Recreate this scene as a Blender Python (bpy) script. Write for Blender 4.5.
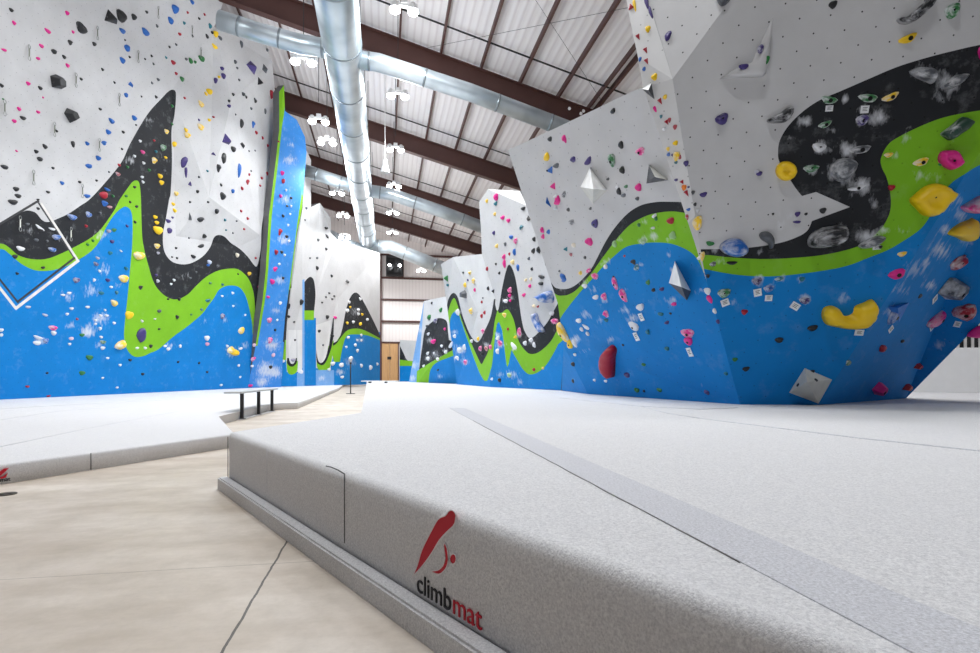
import bpy, bmesh, math, random
from mathutils import Vector, Matrix
from mathutils.geometry import delaunay_2d_cdt, intersect_point_line

# ------------------------------------------------------------------ scene, camera, world, light
for o in list(bpy.data.objects): bpy.data.objects.remove(o)
SC = bpy.context.scene
COL = SC.collection
F, CX, HY, CZ = 560.0, 490.0, 374.0, 0.75
CAM = Vector((0, 0, CZ))
cd = bpy.data.cameras.new('camera'); cam = bpy.data.objects.new('camera', cd); COL.objects.link(cam)
cam.location = CAM; cam.rotation_euler = (math.pi/2, 0, 0)
cd.sensor_width = 36; cd.lens = F*36/980; cd.shift_y = (HY-326.5)/980; cd.clip_start = .02; cd.clip_end = 300
SC.camera = cam
SC.view_settings.view_transform = 'Standard'; SC.view_settings.look = 'None'
SC.view_settings.gamma = 1; SC.view_settings.use_curve_mapping = False
SC.view_settings.exposure = -0.10
SC.cycles.use_denoising = True
SC.cycles.max_bounces = 8; SC.cycles.diffuse_bounces = 5
SC.cycles.sample_clamp_indirect = 6
W = bpy.data.worlds.new('world'); SC.world = W; W.use_nodes = True
W.node_tree.nodes['Background'].inputs[0].default_value = (.80, .88, 1, 1)
W.node_tree.nodes['Background'].inputs[1].default_value = 0.09

TH = math.atan(105/560.0); ct, st = math.cos(TH), math.sin(TH)
def BU(u, v, z=0.0):                       # building frame: u across the hall, v along it
    return Vector((u*ct - v*st, u*st + v*ct, z))
def roof_z(u): return 13.45 - .265*u
LAMP_POWER = 185
light_spots = []                            # (u, v, z, in_view)
for i in range(8): light_spots.append((.5, 5.6+4.55*(i), 10.2))
for i in range(7): light_spots.append((-2.5, 7.9+4.75*(i), 10.4))
light_spots += [(.5, 1.05, 10.2), (-2.5, 45.5, 10.2), (3.0, 43, 9), (-1, 48, 8.6), (4, 48, 8)]  # includes unseen lights added to brighten the near mat and end wall
for v in (10,): light_spots.append((8.5, v-6, 8.9))
for v in (11, ): light_spots.append((-8.5, v, 11.4))
for i, (u, v, z) in enumerate(light_spots):
    l = bpy.data.lights.new('lamp_and_fill_light', 'AREA'); l.shape = 'DISK'; l.size = .6
    l.energy = LAMP_POWER; l.color = (.97, .985, 1)
    o = bpy.data.objects.new('lamp_and_fill_light', l); COL.objects.link(o)
    o.location = BU(u, v, z-.30)
    l2 = bpy.data.lights.new('lamp_and_fill_glow', 'POINT'); l2.shadow_soft_size = .22; l2.energy = LAMP_POWER*.62; l2.color = (.97, .985, 1)
    o2 = bpy.data.objects.new('lamp_and_fill_glow', l2); COL.objects.link(o2); o2.location = BU(u, v, z-.34)

# ------------------------------------------------------------------ helpers
def P(x, y, Y): return Vector(((x-CX)/F*Y, Y, CZ-(y-HY)/F*Y))
def ground(x, y, z):                       # the point of height z seen at pixel x, y
    return P(x, y, F*(CZ-z)/(y-HY))
def s2l(c): return tuple(((v/255)/12.92 if v/255 <= .04045 else ((v/255+.055)/1.055)**2.4) for v in c)
def tag(o, label=None, cat=None, group=None, kind=None):
    if label: o['label'] = label
    if cat: o['category'] = cat
    if group: o['group'] = group
    if kind: o['kind'] = kind
    return o
def empty(name, loc=(0, 0, 0), rz=0):
    o = bpy.data.objects.new(name, None); COL.objects.link(o); o.location = loc
    o.rotation_euler = (0, 0, rz); o.empty_display_size = .1; return o
def link(name, me, parent=None):
    o = bpy.data.objects.new(name, me); COL.objects.link(o)
    if parent is not None:
        o.parent = parent
        if parent.type != 'EMPTY' or True: o.matrix_parent_inverse = Matrix()
    return o
def obj(name, bm, mats, parent=None, smooth=False):
    me = bpy.data.meshes.new(name)
    bmesh.ops.recalc_face_normals(bm, faces=bm.faces)
    if smooth:
        for f in bm.faces: f.smooth = True
    bm.to_mesh(me); bm.free()
    for m in (mats if isinstance(mats, (list, tuple)) else [mats]): me.materials.append(m)
    return link(name, me, parent)
def box(bm, a, b, mi=0, M=None):
    vs = [bm.verts.new((x, y, z)) for x in (a[0], b[0]) for y in (a[1], b[1]) for z in (a[2], b[2])]
    if M is not None:
        for v in vs: v.co = M @ v.co
    for q in ((0,1,3,2),(4,6,7,5),(0,4,5,1),(2,3,7,6),(0,2,6,4),(1,5,7,3)):
        f = bm.faces.new([vs[i] for i in q]); f.material_index = mi
    return vs
def prism(bm, pts, z0, z1, mi=0):
    lo = [bm.verts.new((p[0], p[1], z0)) for p in pts]; hi = [bm.verts.new((p[0], p[1], z1)) for p in pts]
    bm.faces.new(lo[::-1]).material_index = mi; bm.faces.new(hi).material_index = mi
    n = len(pts)
    for i in range(n): bm.faces.new((lo[i], lo[(i+1) % n], hi[(i+1) % n], hi[i])).material_index = mi
def tube(bm, pts, r, n=16, caps=True, mi=0):
    pts = [Vector(p) for p in pts]; rings = []
    for i, p in enumerate(pts):
        d = (pts[min(i+1, len(pts)-1)]-pts[max(i-1, 0)]).normalized()
        a = d.cross(Vector((0, 0, 1)))
        if a.length < 1e-3: a = Vector((1, 0, 0))
        a.normalize(); b = d.cross(a).normalized()
        rr = r[i] if isinstance(r, (list, tuple)) else r
        rings.append([bm.verts.new(p+(a*math.cos(t)+b*math.sin(t))*rr) for t in [2*math.pi*k/n for k in range(n)]])
    for i in range(len(rings)-1):
        for k in range(n):
            f = bm.faces.new((rings[i][k], rings[i][(k+1) % n], rings[i+1][(k+1) % n], rings[i+1][k])); f.smooth = True; f.material_index = mi
    if caps:
        bm.faces.new(rings[0]).material_index = mi; bm.faces.new(rings[-1][::-1]).material_index = mi

# ------------------------------------------------------------------ materials
def nm(name):
    m = bpy.data.materials.new(name); m.use_nodes = True; nt = m.node_tree
    return m, nt, nt.nodes['Principled BSDF']
def N(nt, t, **kw):
    n = nt.nodes.new(t)
    for k, v in kw.items(): setattr(n, k, v)
    return n
def mixc(nt, fac, a, b):
    n = N(nt, 'ShaderNodeMix', data_type='RGBA')
    for sock, v in ((n.inputs[0], fac), (n.inputs[6], a), (n.inputs[7], b)):
        if isinstance(v, bpy.types.NodeSocket): nt.links.new(v, sock)
        elif isinstance(v, (int, float)): sock.default_value = v
        else: sock.default_value = (*v[:3], 1)
    return n.outputs[2]
def mth(nt, op, a, b=None, clamp=False):
    n = N(nt, 'ShaderNodeMath', operation=op); n.use_clamp = clamp
    for i, v in enumerate((a, b)):
        if v is None: continue
        if isinstance(v, bpy.types.NodeSocket): nt.links.new(v, n.inputs[i])
        else: n.inputs[i].default_value = v
    return n.outputs[0]
def noise(nt, vec, scale, detail=3, rough=.5):
    n = N(nt, 'ShaderNodeTexNoise'); n.inputs['Scale'].default_value = scale
    n.inputs['Detail'].default_value = detail; n.inputs['Roughness'].default_value = rough
    if vec is not None: nt.links.new(vec, n.inputs['Vector'])
    return n.outputs['Fac']
def rng(nt, v, a, b, c=0, d=1):
    n = N(nt, 'ShaderNodeMapRange'); nt.links.new(v, n.inputs[0])
    for i, x in enumerate((a, b, c, d)): n.inputs[i+1].default_value = x
    return n.outputs[0]
def bump(nt, h, bs, strength=.3, dist=.01):
    n = N(nt, 'ShaderNodeBump'); n.inputs['Strength'].default_value = strength; n.inputs['Distance'].default_value = dist
    nt.links.new(h, n.inputs['Height']); nt.links.new(n.outputs[0], bs.inputs['Normal'])
def plain(name, srgb, rough=.5, metal=0, var=.08, scale=6, coord='Object'):
    m, nt, b = nm(name); c = s2l(srgb); tc = N(nt, 'ShaderNodeTexCoord')
    nz = noise(nt, tc.outputs[coord], scale)
    nt.links.new(mixc(nt, rng(nt, nz, .3, .7), [v*(1-var) for v in c], [min(1, v*(1+var)) for v in c]), b.inputs['Base Color'])
    b.inputs['Roughness'].default_value = rough; b.inputs['Metallic'].default_value = metal
    return m
def wall_paint(name, srgb, tnut=(62, 62, 64), rough=.68, dust=.10):
    """painted plywood: T-nut holes on a diagonal grid, chalk smears where hands go"""
    m, nt, b = nm(name); c = s2l(srgb)
    uv = N(nt, 'ShaderNodeUVMap'); uv.uv_map = 'plane'
    mp = N(nt, 'ShaderNodeMapping'); nt.links.new(uv.outputs[0], mp.inputs[0])
    mp.inputs['Rotation'].default_value = (0, 0, math.radians(43)); mp.inputs['Scale'].default_value = (1/.205, 1/.205, 1)
    fr = N(nt, 'ShaderNodeVectorMath', operation='FRACTION'); nt.links.new(mp.outputs[0], fr.inputs[0])
    sb = N(nt, 'ShaderNodeVectorMath', operation='SUBTRACT'); nt.links.new(fr.outputs[0], sb.inputs[0]); sb.inputs[1].default_value = (.5, .5, 0)
    ln = N(nt, 'ShaderNodeVectorMath', operation='LENGTH'); nt.links.new(sb.outputs[0], ln.inputs[0])
    dot = mth(nt, 'LESS_THAN', ln.outputs['Value'], .04)
    n1 = noise(nt, uv.outputs[0], 1.1, 5, .6)
    col = mixc(nt, rng(nt, n1, .3, .7), [v*.93 for v in c], [min(1, v*1.06) for v in c])
    dst = mth(nt, 'MULTIPLY', rng(nt, noise(nt, uv.outputs[0], 3.5, 6, .7), .55, .8), dust)
    col = mixc(nt, dst, col, (.8, .82, .85))
    at = N(nt, 'ShaderNodeAttribute'); at.attribute_name = 'chalk'
    mp2 = N(nt, 'ShaderNodeMapping'); nt.links.new(uv.outputs[0], mp2.inputs[0]); mp2.inputs['Rotation'].default_value = (0, 0, .5); mp2.inputs['Scale'].default_value = (5, 2.2, 1)
    ns = noise(nt, mp2.outputs[0], 2.2, 6, .65)
    k = rng(nt, mth(nt, 'ADD', at.outputs['Fac'], mth(nt, 'MULTIPLY', mth(nt, 'SUBTRACT', ns, .5), 1.3)), .34, .88)
    k = mth(nt, 'MULTIPLY', k, mth(nt, 'GREATER_THAN', at.outputs['Fac'], .02)); k = mth(nt, 'MINIMUM', k, .8)
    col = mixc(nt, k, col, (.78, .80, .84))
    nt.links.new(mixc(nt, dot, col, s2l(tnut)), b.inputs['Base Color'])
    b.inputs['Roughness'].default_value = rough; b.inputs['Specular IOR Level'].default_value = .25
    bump(nt, noise(nt, uv.outputs[0], 60, 2), b, .15, .004)
    return m
M_ = {}
M_['grey'] = wall_paint('wall_grey', (204, 204, 205))
M_['soft'] = wall_paint('wall_soft_grey', (204, 204, 205), (150, 150, 152))
M_['white'] = wall_paint('wall_white', (222, 222, 222), (180, 180, 180))
M_['black'] = wall_paint('wall_black', (36, 38, 42), (14, 14, 14), dust=.16)
M_['green'] = wall_paint('wall_green', (126, 188, 34), (105, 160, 24), dust=.06)
M_['blue'] = wall_paint('wall_blue', (0, 127, 204), (0, 98, 165), dust=.10)
M_['lit_blue'] = wall_paint('wall_lit_blue', (62, 142, 222), (50, 110, 170), dust=.35)  # the wall blue again, with the leaning panel's bright light put into the colour
M_['pale'] = wall_paint('wall_pale_blue', (120, 170, 225), (60, 90, 130), dust=.30)
M_['fwhite'] = plain('frame_white', (225, 222, 218), .5)
M_['fdark'] = plain('frame_dark', (50, 50, 54), .5)
ply = plain('wall_edge', (98, 98, 100), .8)

def hold_mat(name, srgb, chalk):
    m, nt, b = nm(name); c = s2l(srgb); tc = N(nt, 'ShaderNodeTexCoord')
    n1 = noise(nt, tc.outputs['Generated'], 2.3, 4, .6)
    k = rng(nt, n1, .62-chalk*.28, .80-chalk*.22, 0, .75 if chalk > .3 else .35)
    nt.links.new(mixc(nt, k, c, (.76, .77, .80)), b.inputs['Base Color'])
    b.inputs['Roughness'].default_value = .45
    bump(nt, noise(nt, tc.outputs['Generated'], 30, 2), b, .2, .004)
    return m
HC = dict(K=('black', (30, 31, 34)), P=('pink', (226, 30, 140)), B=('blue', (22, 96, 180)), G=('green', (36, 118, 56)),
          Y=('yellow', (248, 205, 20)), R=('red', (168, 18, 44)), V=('purple', (64, 50, 116)), W=('white', (228, 230, 234)),
          D=('grey', (84, 88, 94)), T=('teal', (20, 112, 128)), O=('orange', (236, 130, 40)), L=('pale green', (150, 190, 130)))
HM = {}
for k, (n, c) in HC.items():
    HM[k] = hold_mat('hold_'+n.replace(' ', '_'), c, 0); HM[k+'~'] = hold_mat('chalky_hold_'+n.replace(' ', '_'), c, .8)
bolt_m = plain('bolt_steel', (30, 30, 32), .4, .6)
tag_w = plain('tag_card', (236, 238, 240), .6); tag_k = plain('tag_print', (70, 72, 76), .6)

def carpet(name, srgb, sc=1.0):
    m, nt, b = nm(name); c = s2l(srgb); tc = N(nt, 'ShaderNodeTexCoord')
    n1 = noise(nt, tc.outputs['Object'], 150*sc, 4, .8); n2 = noise(nt, tc.outputs['Object'], 2.0, 4, .6)
    n3 = noise(nt, tc.outputs['Object'], 28, 4, .7)
    col = mixc(nt, rng(nt, n1, .34, .66), [v*.64 for v in c], [min(1, v*1.22) for v in c])
    col = mixc(nt, rng(nt, n3, .35, .75, 0, .22), col, [v*.75 for v in c])
    col = mixc(nt, rng(nt, n2, .35, .75, 0, .25), col, [v*.86 for v in c])
    nt.links.new(col, b.inputs['Base Color']); b.inputs['Roughness'].default_value = .95
    b.inputs['Sheen Weight'].default_value = .25
    bump(nt, n1, b, .8, .006)
    return m
carpet_m = carpet('mat_carpet', (236, 236, 240)); carpet_d = carpet('seam_carpet', (220, 221, 227))
thread_m = plain('seam_thread', (70, 70, 74), .8)
def concrete():
    m, nt, b = nm('polished_concrete'); tc = N(nt, 'ShaderNodeTexCoord'); v = tc.outputs['Object']
    mp = N(nt, 'ShaderNodeMapping'); nt.links.new(v, mp.inputs[0]); mp.inputs['Rotation'].default_value = (0, 0, .5); mp.inputs['Scale'].default_value = (.8, 2.2, 1)
    n1 = noise(nt, mp.outputs[0], .9, 6, .62); n2 = noise(nt, v, 3.2, 6, .7); n3 = noise(nt, v, 60, 3, .6)
    c = mixc(nt, rng(nt, n1, .34, .66), s2l((178, 164, 148)), s2l((216, 207, 196)))
    c = mixc(nt, rng(nt, n2, .4, .72, 0, .55), c, s2l((160, 150, 136)))
    c = mixc(nt, rng(nt, n3, .45, .8, 0, .12), c, s2l((150, 140, 128)))
    sx = N(nt, 'ShaderNodeSeparateXYZ'); nt.links.new(v, sx.inputs[0])
    wob = mth(nt, 'MULTIPLY', mth(nt, 'SUBTRACT', noise(nt, v, 9, 3), .5), .012)
    def line(s, off, per, w):
        a = mth(nt, 'ADD', mth(nt, 'ADD', s, wob), -off+per*50)
        a = mth(nt, 'ABSOLUTE', mth(nt, 'SUBTRACT', mth(nt, 'MODULO', mth(nt, 'ADD', a, per/2), per), per/2))
        return mth(nt, 'LESS_THAN', a, w)
    l1 = line(sx.outputs[0], -.432, 7.6, .0042); l2 = line(sx.outputs[1], 2.335, 7.6, .0028)
    c = mixc(nt, mth(nt, 'MULTIPLY', l2, .55), c, s2l((110, 98, 84)))
    c = mixc(nt, mth(nt, 'MULTIPLY', l1, .92), c, s2l((46, 40, 36)))
    nt.links.new(c, b.inputs['Base Color'])
    nt.links.new(rng(nt, n2, .3, .7, .42, .62), b.inputs['Roughness'])
    return m
steel = plain('brown_steel', (80, 50, 45), .55, 0, .1, 1.2); blacksteel = plain('black_steel', (34, 34, 36), .5)
galv_m, nt, b = nm('galvanised_duct'); tc = N(nt, 'ShaderNodeTexCoord')
g1 = noise(nt, tc.outputs['Object'], 1.2, 2, .5)
nt.links.new(mixc(nt, rng(nt, g1, .3, .7), s2l((178, 192, 200)), s2l((222, 232, 238))), b.inputs['Base Color'])
b.inputs['Metallic'].default_value = .72; b.inputs['Roughness'].default_value = .36
galv_d = plain('duct_band', (150, 160, 166), .4, .8)
# insulated ceiling, faint ribs along the hall
ceil_m, nt, b = nm('ceiling_insulation'); tc = N(nt, 'ShaderNodeTexCoord')
sx = N(nt, 'ShaderNodeSeparateXYZ'); nt.links.new(tc.outputs['Object'], sx.inputs[0])
wv = mth(nt, 'SINE', mth(nt, 'MULTIPLY', mth(nt, 'ADD', sx.outputs[0], mth(nt, 'MULTIPLY', noise(nt, tc.outputs['Object'], .5, 2), .05)), 24.7))
nt.links.new(mixc(nt, rng(nt, wv, .3, 1, 0, .42), s2l((240, 237, 238)), s2l((206, 198, 200))), b.inputs['Base Color'])
b.inputs['Roughness'].default_value = .5; bump(nt, wv, b, .3, .02)
# far metal wall
farm, nt, b = nm('metal_cladding'); tc = N(nt, 'ShaderNodeTexCoord')
sx = N(nt, 'ShaderNodeSeparateXYZ'); nt.links.new(tc.outputs['Object'], sx.inputs[0])
wv = mth(nt, 'SINE', mth(nt, 'MULTIPLY', sx.outputs[0], 21))
nt.links.new(mixc(nt, rng(nt, wv, .4, 1, 0, .35), s2l((240, 234, 232)), s2l((214, 206, 204))), b.inputs['Base Color']); b.inputs['Roughness'].default_value = .5
wood_m, nt, b = nm('pale_wood'); tc = N(nt, 'ShaderNodeTexCoord')
mp = N(nt, 'ShaderNodeMapping'); nt.links.new(tc.outputs['Object'], mp.inputs[0]); mp.inputs['Scale'].default_value = (7, 7, .5)
nt.links.new(mixc(nt, noise(nt, mp.outputs[0], 2, 4), s2l((176, 130, 82)), s2l((220, 180, 130))), b.inputs['Base Color']); b.inputs['Roughness'].default_value = .5
pwhite = plain('painted_white', (236, 236, 236), .5, 0, .02); seat_m = plain('bench_laminate', (206, 208, 210), .4, 0, .03)
def emis(name, col, s):
    m, nt, b = nm(name); b.inputs['Emission Color'].default_value = (*col, 1); b.inputs['Emission Strength'].default_value = s
    b.inputs['Base Color'].default_value = (.9, .9, .9, 1); return m
glow = emis('lamp_glow', (.93, .97, 1), 30)

# ------------------------------------------------------------------ setting: floor, ceiling, far walls
bm = bmesh.new(); box(bm, (-26, -9, -.15), (17, 52, 0))
fl = obj('floor', bm, concrete()); fl.rotation_euler = (0, 0, TH); tag(fl, kind='structure')
bm = bmesh.new()
c4 = [(-22, -9), (16.6, -9), (16.6, 51.4), (-22, 51.4)]
lo = [bm.verts.new((u, v, roof_z(u))) for u, v in c4]; hi = [bm.verts.new((u, v, roof_z(u)+.25)) for u, v in c4]
bm.faces.new(lo); bm.faces.new(hi[::-1])
for i in range(4): bm.faces.new((lo[i], lo[(i+1) % 4], hi[(i+1) % 4], hi[i]))
ceiling = obj('ceiling', bm, ceil_m); ceiling.rotation_euler = (0, 0, TH); tag(ceiling, kind='structure')
def beam_box(bm, u0, u1, v0, v1, d0, d1):   # member under the roof: d = drop below roof plane
    vs = [bm.verts.new((u, v, roof_z(u)-d)) for u in (u0, u1) for v in (v0, v1) for d in (d0, d1)]
    for q in ((0,1,3,2),(4,6,7,5),(0,4,5,1),(2,3,7,6),(0,2,6,4),(1,5,7,3)): bm.faces.new([vs[i] for i in q])
for i in range(-9, 7):
    u = 2.05+1.525*i
    bm = bmesh.new(); beam_box(bm, u-.02, u+.02, -8, 51.2, 0.0, .19); beam_box(bm, u-.02, u+.05, -8, 51.2, .18, .2)
    obj('purlin', bm, steel, ceiling)
bm = bmesh.new(); beam_box(bm, 7.86, 7.91, -8, 51.2, 0.0, .19); obj('purlin', bm, steel, ceiling)
RAFT = [12.9, 21.0, 28.8, 36.6, 44.8]
for v in [RAFT[0]-8.1]+RAFT:
    for f in (.79,):
        vv = v+8.1*f
        if vv > 51: continue
        bm = bmesh.new(); beam_box(bm, -20, 12.5, vv-.022, vv+.022, .10, .145); obj('bridging_rod', bm, blacksteel, ceiling)
for x0, v0, x1, v1 in ((1.5, 13.3, 8.8, 20.8), (8.8, 13.3, 1.5, 20.8)):
    bm = bmesh.new(); tube(bm, [(x0, v0, roof_z(x0)-.24), (x1, v1, roof_z(x1)-.24)], .006, 6); obj('brace_cable', bm, blacksteel, ceiling)
names = ['nearest of the brown roof beams, high over the front of the hall', 'brown roof beam just above the nearest branch duct',
         'brown roof beam just above the second branch duct', 'brown roof beam third from the far end wall',
         'brown roof beam closest to the far end wall']
names = ['nearest brown steel roof beam, crossing above the front of the hall', 'brown steel roof beam crossing behind the nearest pair of branch ducts',
         'brown steel roof beam crossing just before the second pair of branch ducts', 'brown steel roof beam crossing just behind the second pair of branch ducts',
         'farthest brown steel roof beam, closest to the end wall']
for v, lb in zip(RAFT, names):
    bm = bmesh.new()
    beam_box(bm, -20, 12.3, v-.02, v+.02, .20, 1.06); beam_box(bm, -20, 12.3, v-.16, v+.16, .20, .225); beam_box(bm, -20, 12.3, v-.16, v+.16, 1.06, 1.09)
    o = obj('roof_beam', bm, steel); o.rotation_euler = (0, 0, TH); tag(o, lb, 'roof beam', 'brown steel roof beams')
# end wall
bm = bmesh.new(); box(bm, (-22, 51.4, 0), (16.6, 51.7, 20)); fw = obj('wall_back', bm, farm); fw.rotation_euler = (0, 0, TH); tag(fw, kind='structure')
bm = bmesh.new(); box(bm, (16.3, -9, 0), (16.6, 51.4, 9.3)); o = obj('wall_right', bm, farm); o.rotation_euler = (0, 0, TH); tag(o, kind='structure')
bm = bmesh.new(); box(bm, (-22.3, -9, 0), (-22, 51.4, 20)); o = obj('wall_left', bm, farm); o.rotation_euler = (0, 0, TH); tag(o, kind='structure')
FV = 51.38
def far_u(px, v=FV):                        # across-position seen at pixel column px on the plane v
    t = (px-CX)/F; return v*(t*ct+st)/(ct-t*st)
def far_z(px, py, v=FV):
    u = far_u(px, v); Y = u*st+v*ct; return CZ+(HY-py)/F*Y
for i, py in enumerate((256, 279, 300.5, 322, 343)):
    bm = bmesh.new(); z = far_z(420, py); box(bm, (-21, FV-.22, z-.08), (12, FV, z+.08)); o = obj('girt', bm, steel, fw)
for i, px in enumerate((380.6, 402.5)):
    u = far_u(px); bm = bmesh.new()
    z1 = far_z(px, 248) if i == 0 else far_z(px, 250); z0 = 0 if i == 0 else far_z(px, 279)
    box(bm, (u-.10, FV-.45, z0), (u+.10, FV-.23, z1)); obj('column', bm, steel, fw)
# fan on end wall
fu = far_u(394.5); fz = far_z(394.5, 267); fan = empty('wall_fan', BU(fu, FV-.24, fz), TH)
tag(fan, 'black square wall fan high on the pale end wall', 'fan')
bm = bmesh.new()
for a, c in (((-.75, -.5, -.9), (-.62, -.02, .9)), ((.62, -.5, -.9), (.75, -.02, .9)), ((-.62, -.5, .78), (.62, -.02, .9)), ((-.62, -.5, -.9), (.62, -.02, -.78))): box(bm, a, c)
obj('frame', bm, blacksteel, fan)
bm = bmesh.new(); tube(bm, [(0, -.36, 0), (0, -.12, 0)], .2, 14)
for k in range(5):
    Mx = Matrix.Rotation(k*2*math.pi/5, 4, 'Y') @ Matrix.Rotation(.4, 4, 'Z'); box(bm, (-.1, -.27, .15), (.1, -.25, .6), 0, Mx)
obj('blade_wheel', bm, blacksteel, fan)
bm = bmesh.new(); box(bm, (-.62, -.08, -.78), (.62, -.03, .78)); obj('back_panel', bm, plain('fan_dark', (16, 16, 18), .6), fan)
for sx_ in (-1, 1):
    bm = bmesh.new(); tube(bm, [(sx_*.45, -.52, .02), (sx_*.45, -.42, .02)], .12, 10); obj('lamp_head', bm, glow, fan)
# wooden door leaf pair
du0, du1 = far_u(380.8), far_u(398.8); dz = far_z(390, 342)
dr = empty('door_1', BU((du0+du1)/2, FV-.23, 0), TH); tag(dr, kind='structure'); w = (du1-du0)/2
for s in (0, 1):
    bm = bmesh.new(); a = -w+.1 if s == 0 else .01; c = -.01 if s == 0 else w-.1
    box(bm, (a, -.12, 0), (c, -.03, dz-.15)); lf = obj('door_leaf', bm, wood_m, dr)
bm = bmesh.new(); box(bm, (-w, -.15, 0), (-w+.1, 0, dz)); box(bm, (w-.1, -.15, 0), (w, 0, dz)); box(bm, (-w, -.15, dz-.15), (w, 0, dz)); obj('door_frame', bm, steel, dr)
bm = bmesh.new(); box(bm, (-.22, -.16, 2.05), (.12, -.12, 2.3)); obj('door_sign', bm, blacksteel, dr)

# ------------------------------------------------------------------ mats
def xy(p): return (p.x, p.y)
MT, LT, STZ = .37, .137, .078
dvec = Vector((.605, -.796)); nvec = Vector((.796, .605))
def facept(s, off=.854): return nvec*off + dvec*s           # along the front edge
A = Vector((-1.717, 3.67)); sA = A.dot(dvec)
feet = [(1110, 392.6), (880, 392.0), (906, 398.3), (819, 405.0), (740, 404.5), (588, 394), (561, 390.5), (523, 388.5), (490, 387), (457, 384.3), (418, 382.4), (409, 382)]
near_poly = [facept(sA), facept(3.2), BU(15.9, -6).xy]+[Vector(xy(P(x, y, F*(CZ-.37)/(y-HY)))) for x, y in feet]+[Vector((-6.7, 30.4)), Vector((-1.228, 5.5))]
def mat_slab(name, poly, z0, z1, m, parent=None, bev=.035):
    bm = bmesh.new(); prism(bm, poly, z0, z1)
    es = [e for e in bm.edges if all(abs(v.co.z-z1) < 1e-5 for v in e.verts)]
    vs = [e for e in bm.edges if abs(e.verts[0].co.z-e.verts[1].co.z) > 1e-4]
    bmesh.ops.bevel(bm, geom=es+vs, offset=bev, segments=4, profile=.5, affect='EDGES', clamp_overlap=True)
    o = obj(name, bm, m, parent, smooth=True)
    for p in o.data.polygons: p.use_smooth = abs(p.normal.z) < .999
    return o
nm_root = empty('crash_mat', (0, 0, 0)); tag(nm_root, 'thick grey carpeted crash mat with red and black mark, filling the right foreground', 'crash mat')
mat_slab('mat_body', near_poly, 0, MT, carpet_m, nm_root)
# ledge at the foot of the mat
sS = sA-.02
bm = bmesh.new()
lp = [facept(sS, .795), facept(3.2, .795), facept(3.2, .858), facept(sS, .858)]
prism(bm, lp, 0, STZ); bmesh.ops.bevel(bm, geom=[e for e in bm.edges if all(v.co.z > .05 for v in e.verts)], offset=.008, segments=2, affect='EDGES')
obj('foot_ledge', bm, carpet_m, nm_root)
def clip_strip(name, off0, off1, v0, v1, z, m, parent):      # strip along the hall lying on the mat
    bm = bmesh.new(); a = []
    for (u, v) in ((off0, v0), (off1, v0), (off1, v1), (off0, v1)): p = BU(u, v); a.append((p.x, p.y))
    prism(bm, a, z-.02, z+.0025); return obj(name, bm, m, parent)
# seam cover band, its near end cut along the mat's front edge
def U(x, y): p = ground(x, y, MT); return p.x*ct+p.y*st, -p.x*st+p.y*ct
u0, _ = U(600, 487); u0b, _ = U(739, 563.5); uL = (u0+u0b)/2; u1, _ = U(685, 505.8); uR = (u1+U(848, 569)[0])/2
def vfront(u):                               # v where the line u meets the front edge
    # nvec . BU(u,v) = .90
    return (.905-u*(nvec.x*ct+nvec.y*st))/(-nvec.x*st+nvec.y*ct)
bm = bmesh.new()
pp = [xy(BU(uL, vfront(uL))), xy(BU(uR, vfront(uR))), xy(BU(uR, 6.2)), xy(BU(uL, 6.2))]
prism(bm, pp, MT-.02, MT+.0025); obj('seam_cover', bm, carpet_d, nm_root)
bm = bmesh.new(); random.seed(3); pts = []
v = U(739, 563.5)[1]
while v < 4.6: pts.append(BU(uL-.003+random.uniform(-.003, .003), v, MT+.002)); v += .12
tube(bm, pts, .0013, 5); obj('seam_line', bm, plain('seam_grey_thread', (120, 118, 116), .9), nm_root)  # plain grey thread running along the seam
for a in (((700, 418.6), (860, 438.6), (980, 451.4), (1080, 463)), ((560, 398), (640, 406.5), (700, 409.5), (738, 408)), ((640, 406.5), (670, 414), (700, 418.6))):
    bm = bmesh.new(); tube(bm, [ground(x, y, MT)+Vector((0, 0, .001)) for x, y in a], .006, 5); obj('seam_line', bm, carpet_d, nm_root)
def on_face(px, py, off=.854):
    t = (px-CX)/F; Y = off/(nvec.x*t+nvec.y); return Vector((t*Y, Y, CZ-(py-HY)/F*Y))
bm = bmesh.new()
tube(bm, [on_face(344.5, y, .853) for y in (474, 490, 505, 520, 543)], .0022, 5); obj('stitched_seam', bm, thread_m, nm_root)
bm = bmesh.new(); tube(bm, [on_face(x, y, .853) for x, y in ((326, 466), (331, 467), (338, 470), (344.5, 474))], .0025, 5); obj('stitched_seam', bm, thread_m, nm_root)
bm = bmesh.new(); tube(bm, [on_face(267, y, .8535) for y in (449, 470, 492)], .0015, 5); obj('stitched_seam', bm, carpet_d, nm_root)
bm = bmesh.new(); tube(bm, [(A.x+.006, A.y-.014, z) for z in (.08, .2, .34)], .0025, 5); obj('stitched_seam', bm, thread_m, nm_root)
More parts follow.
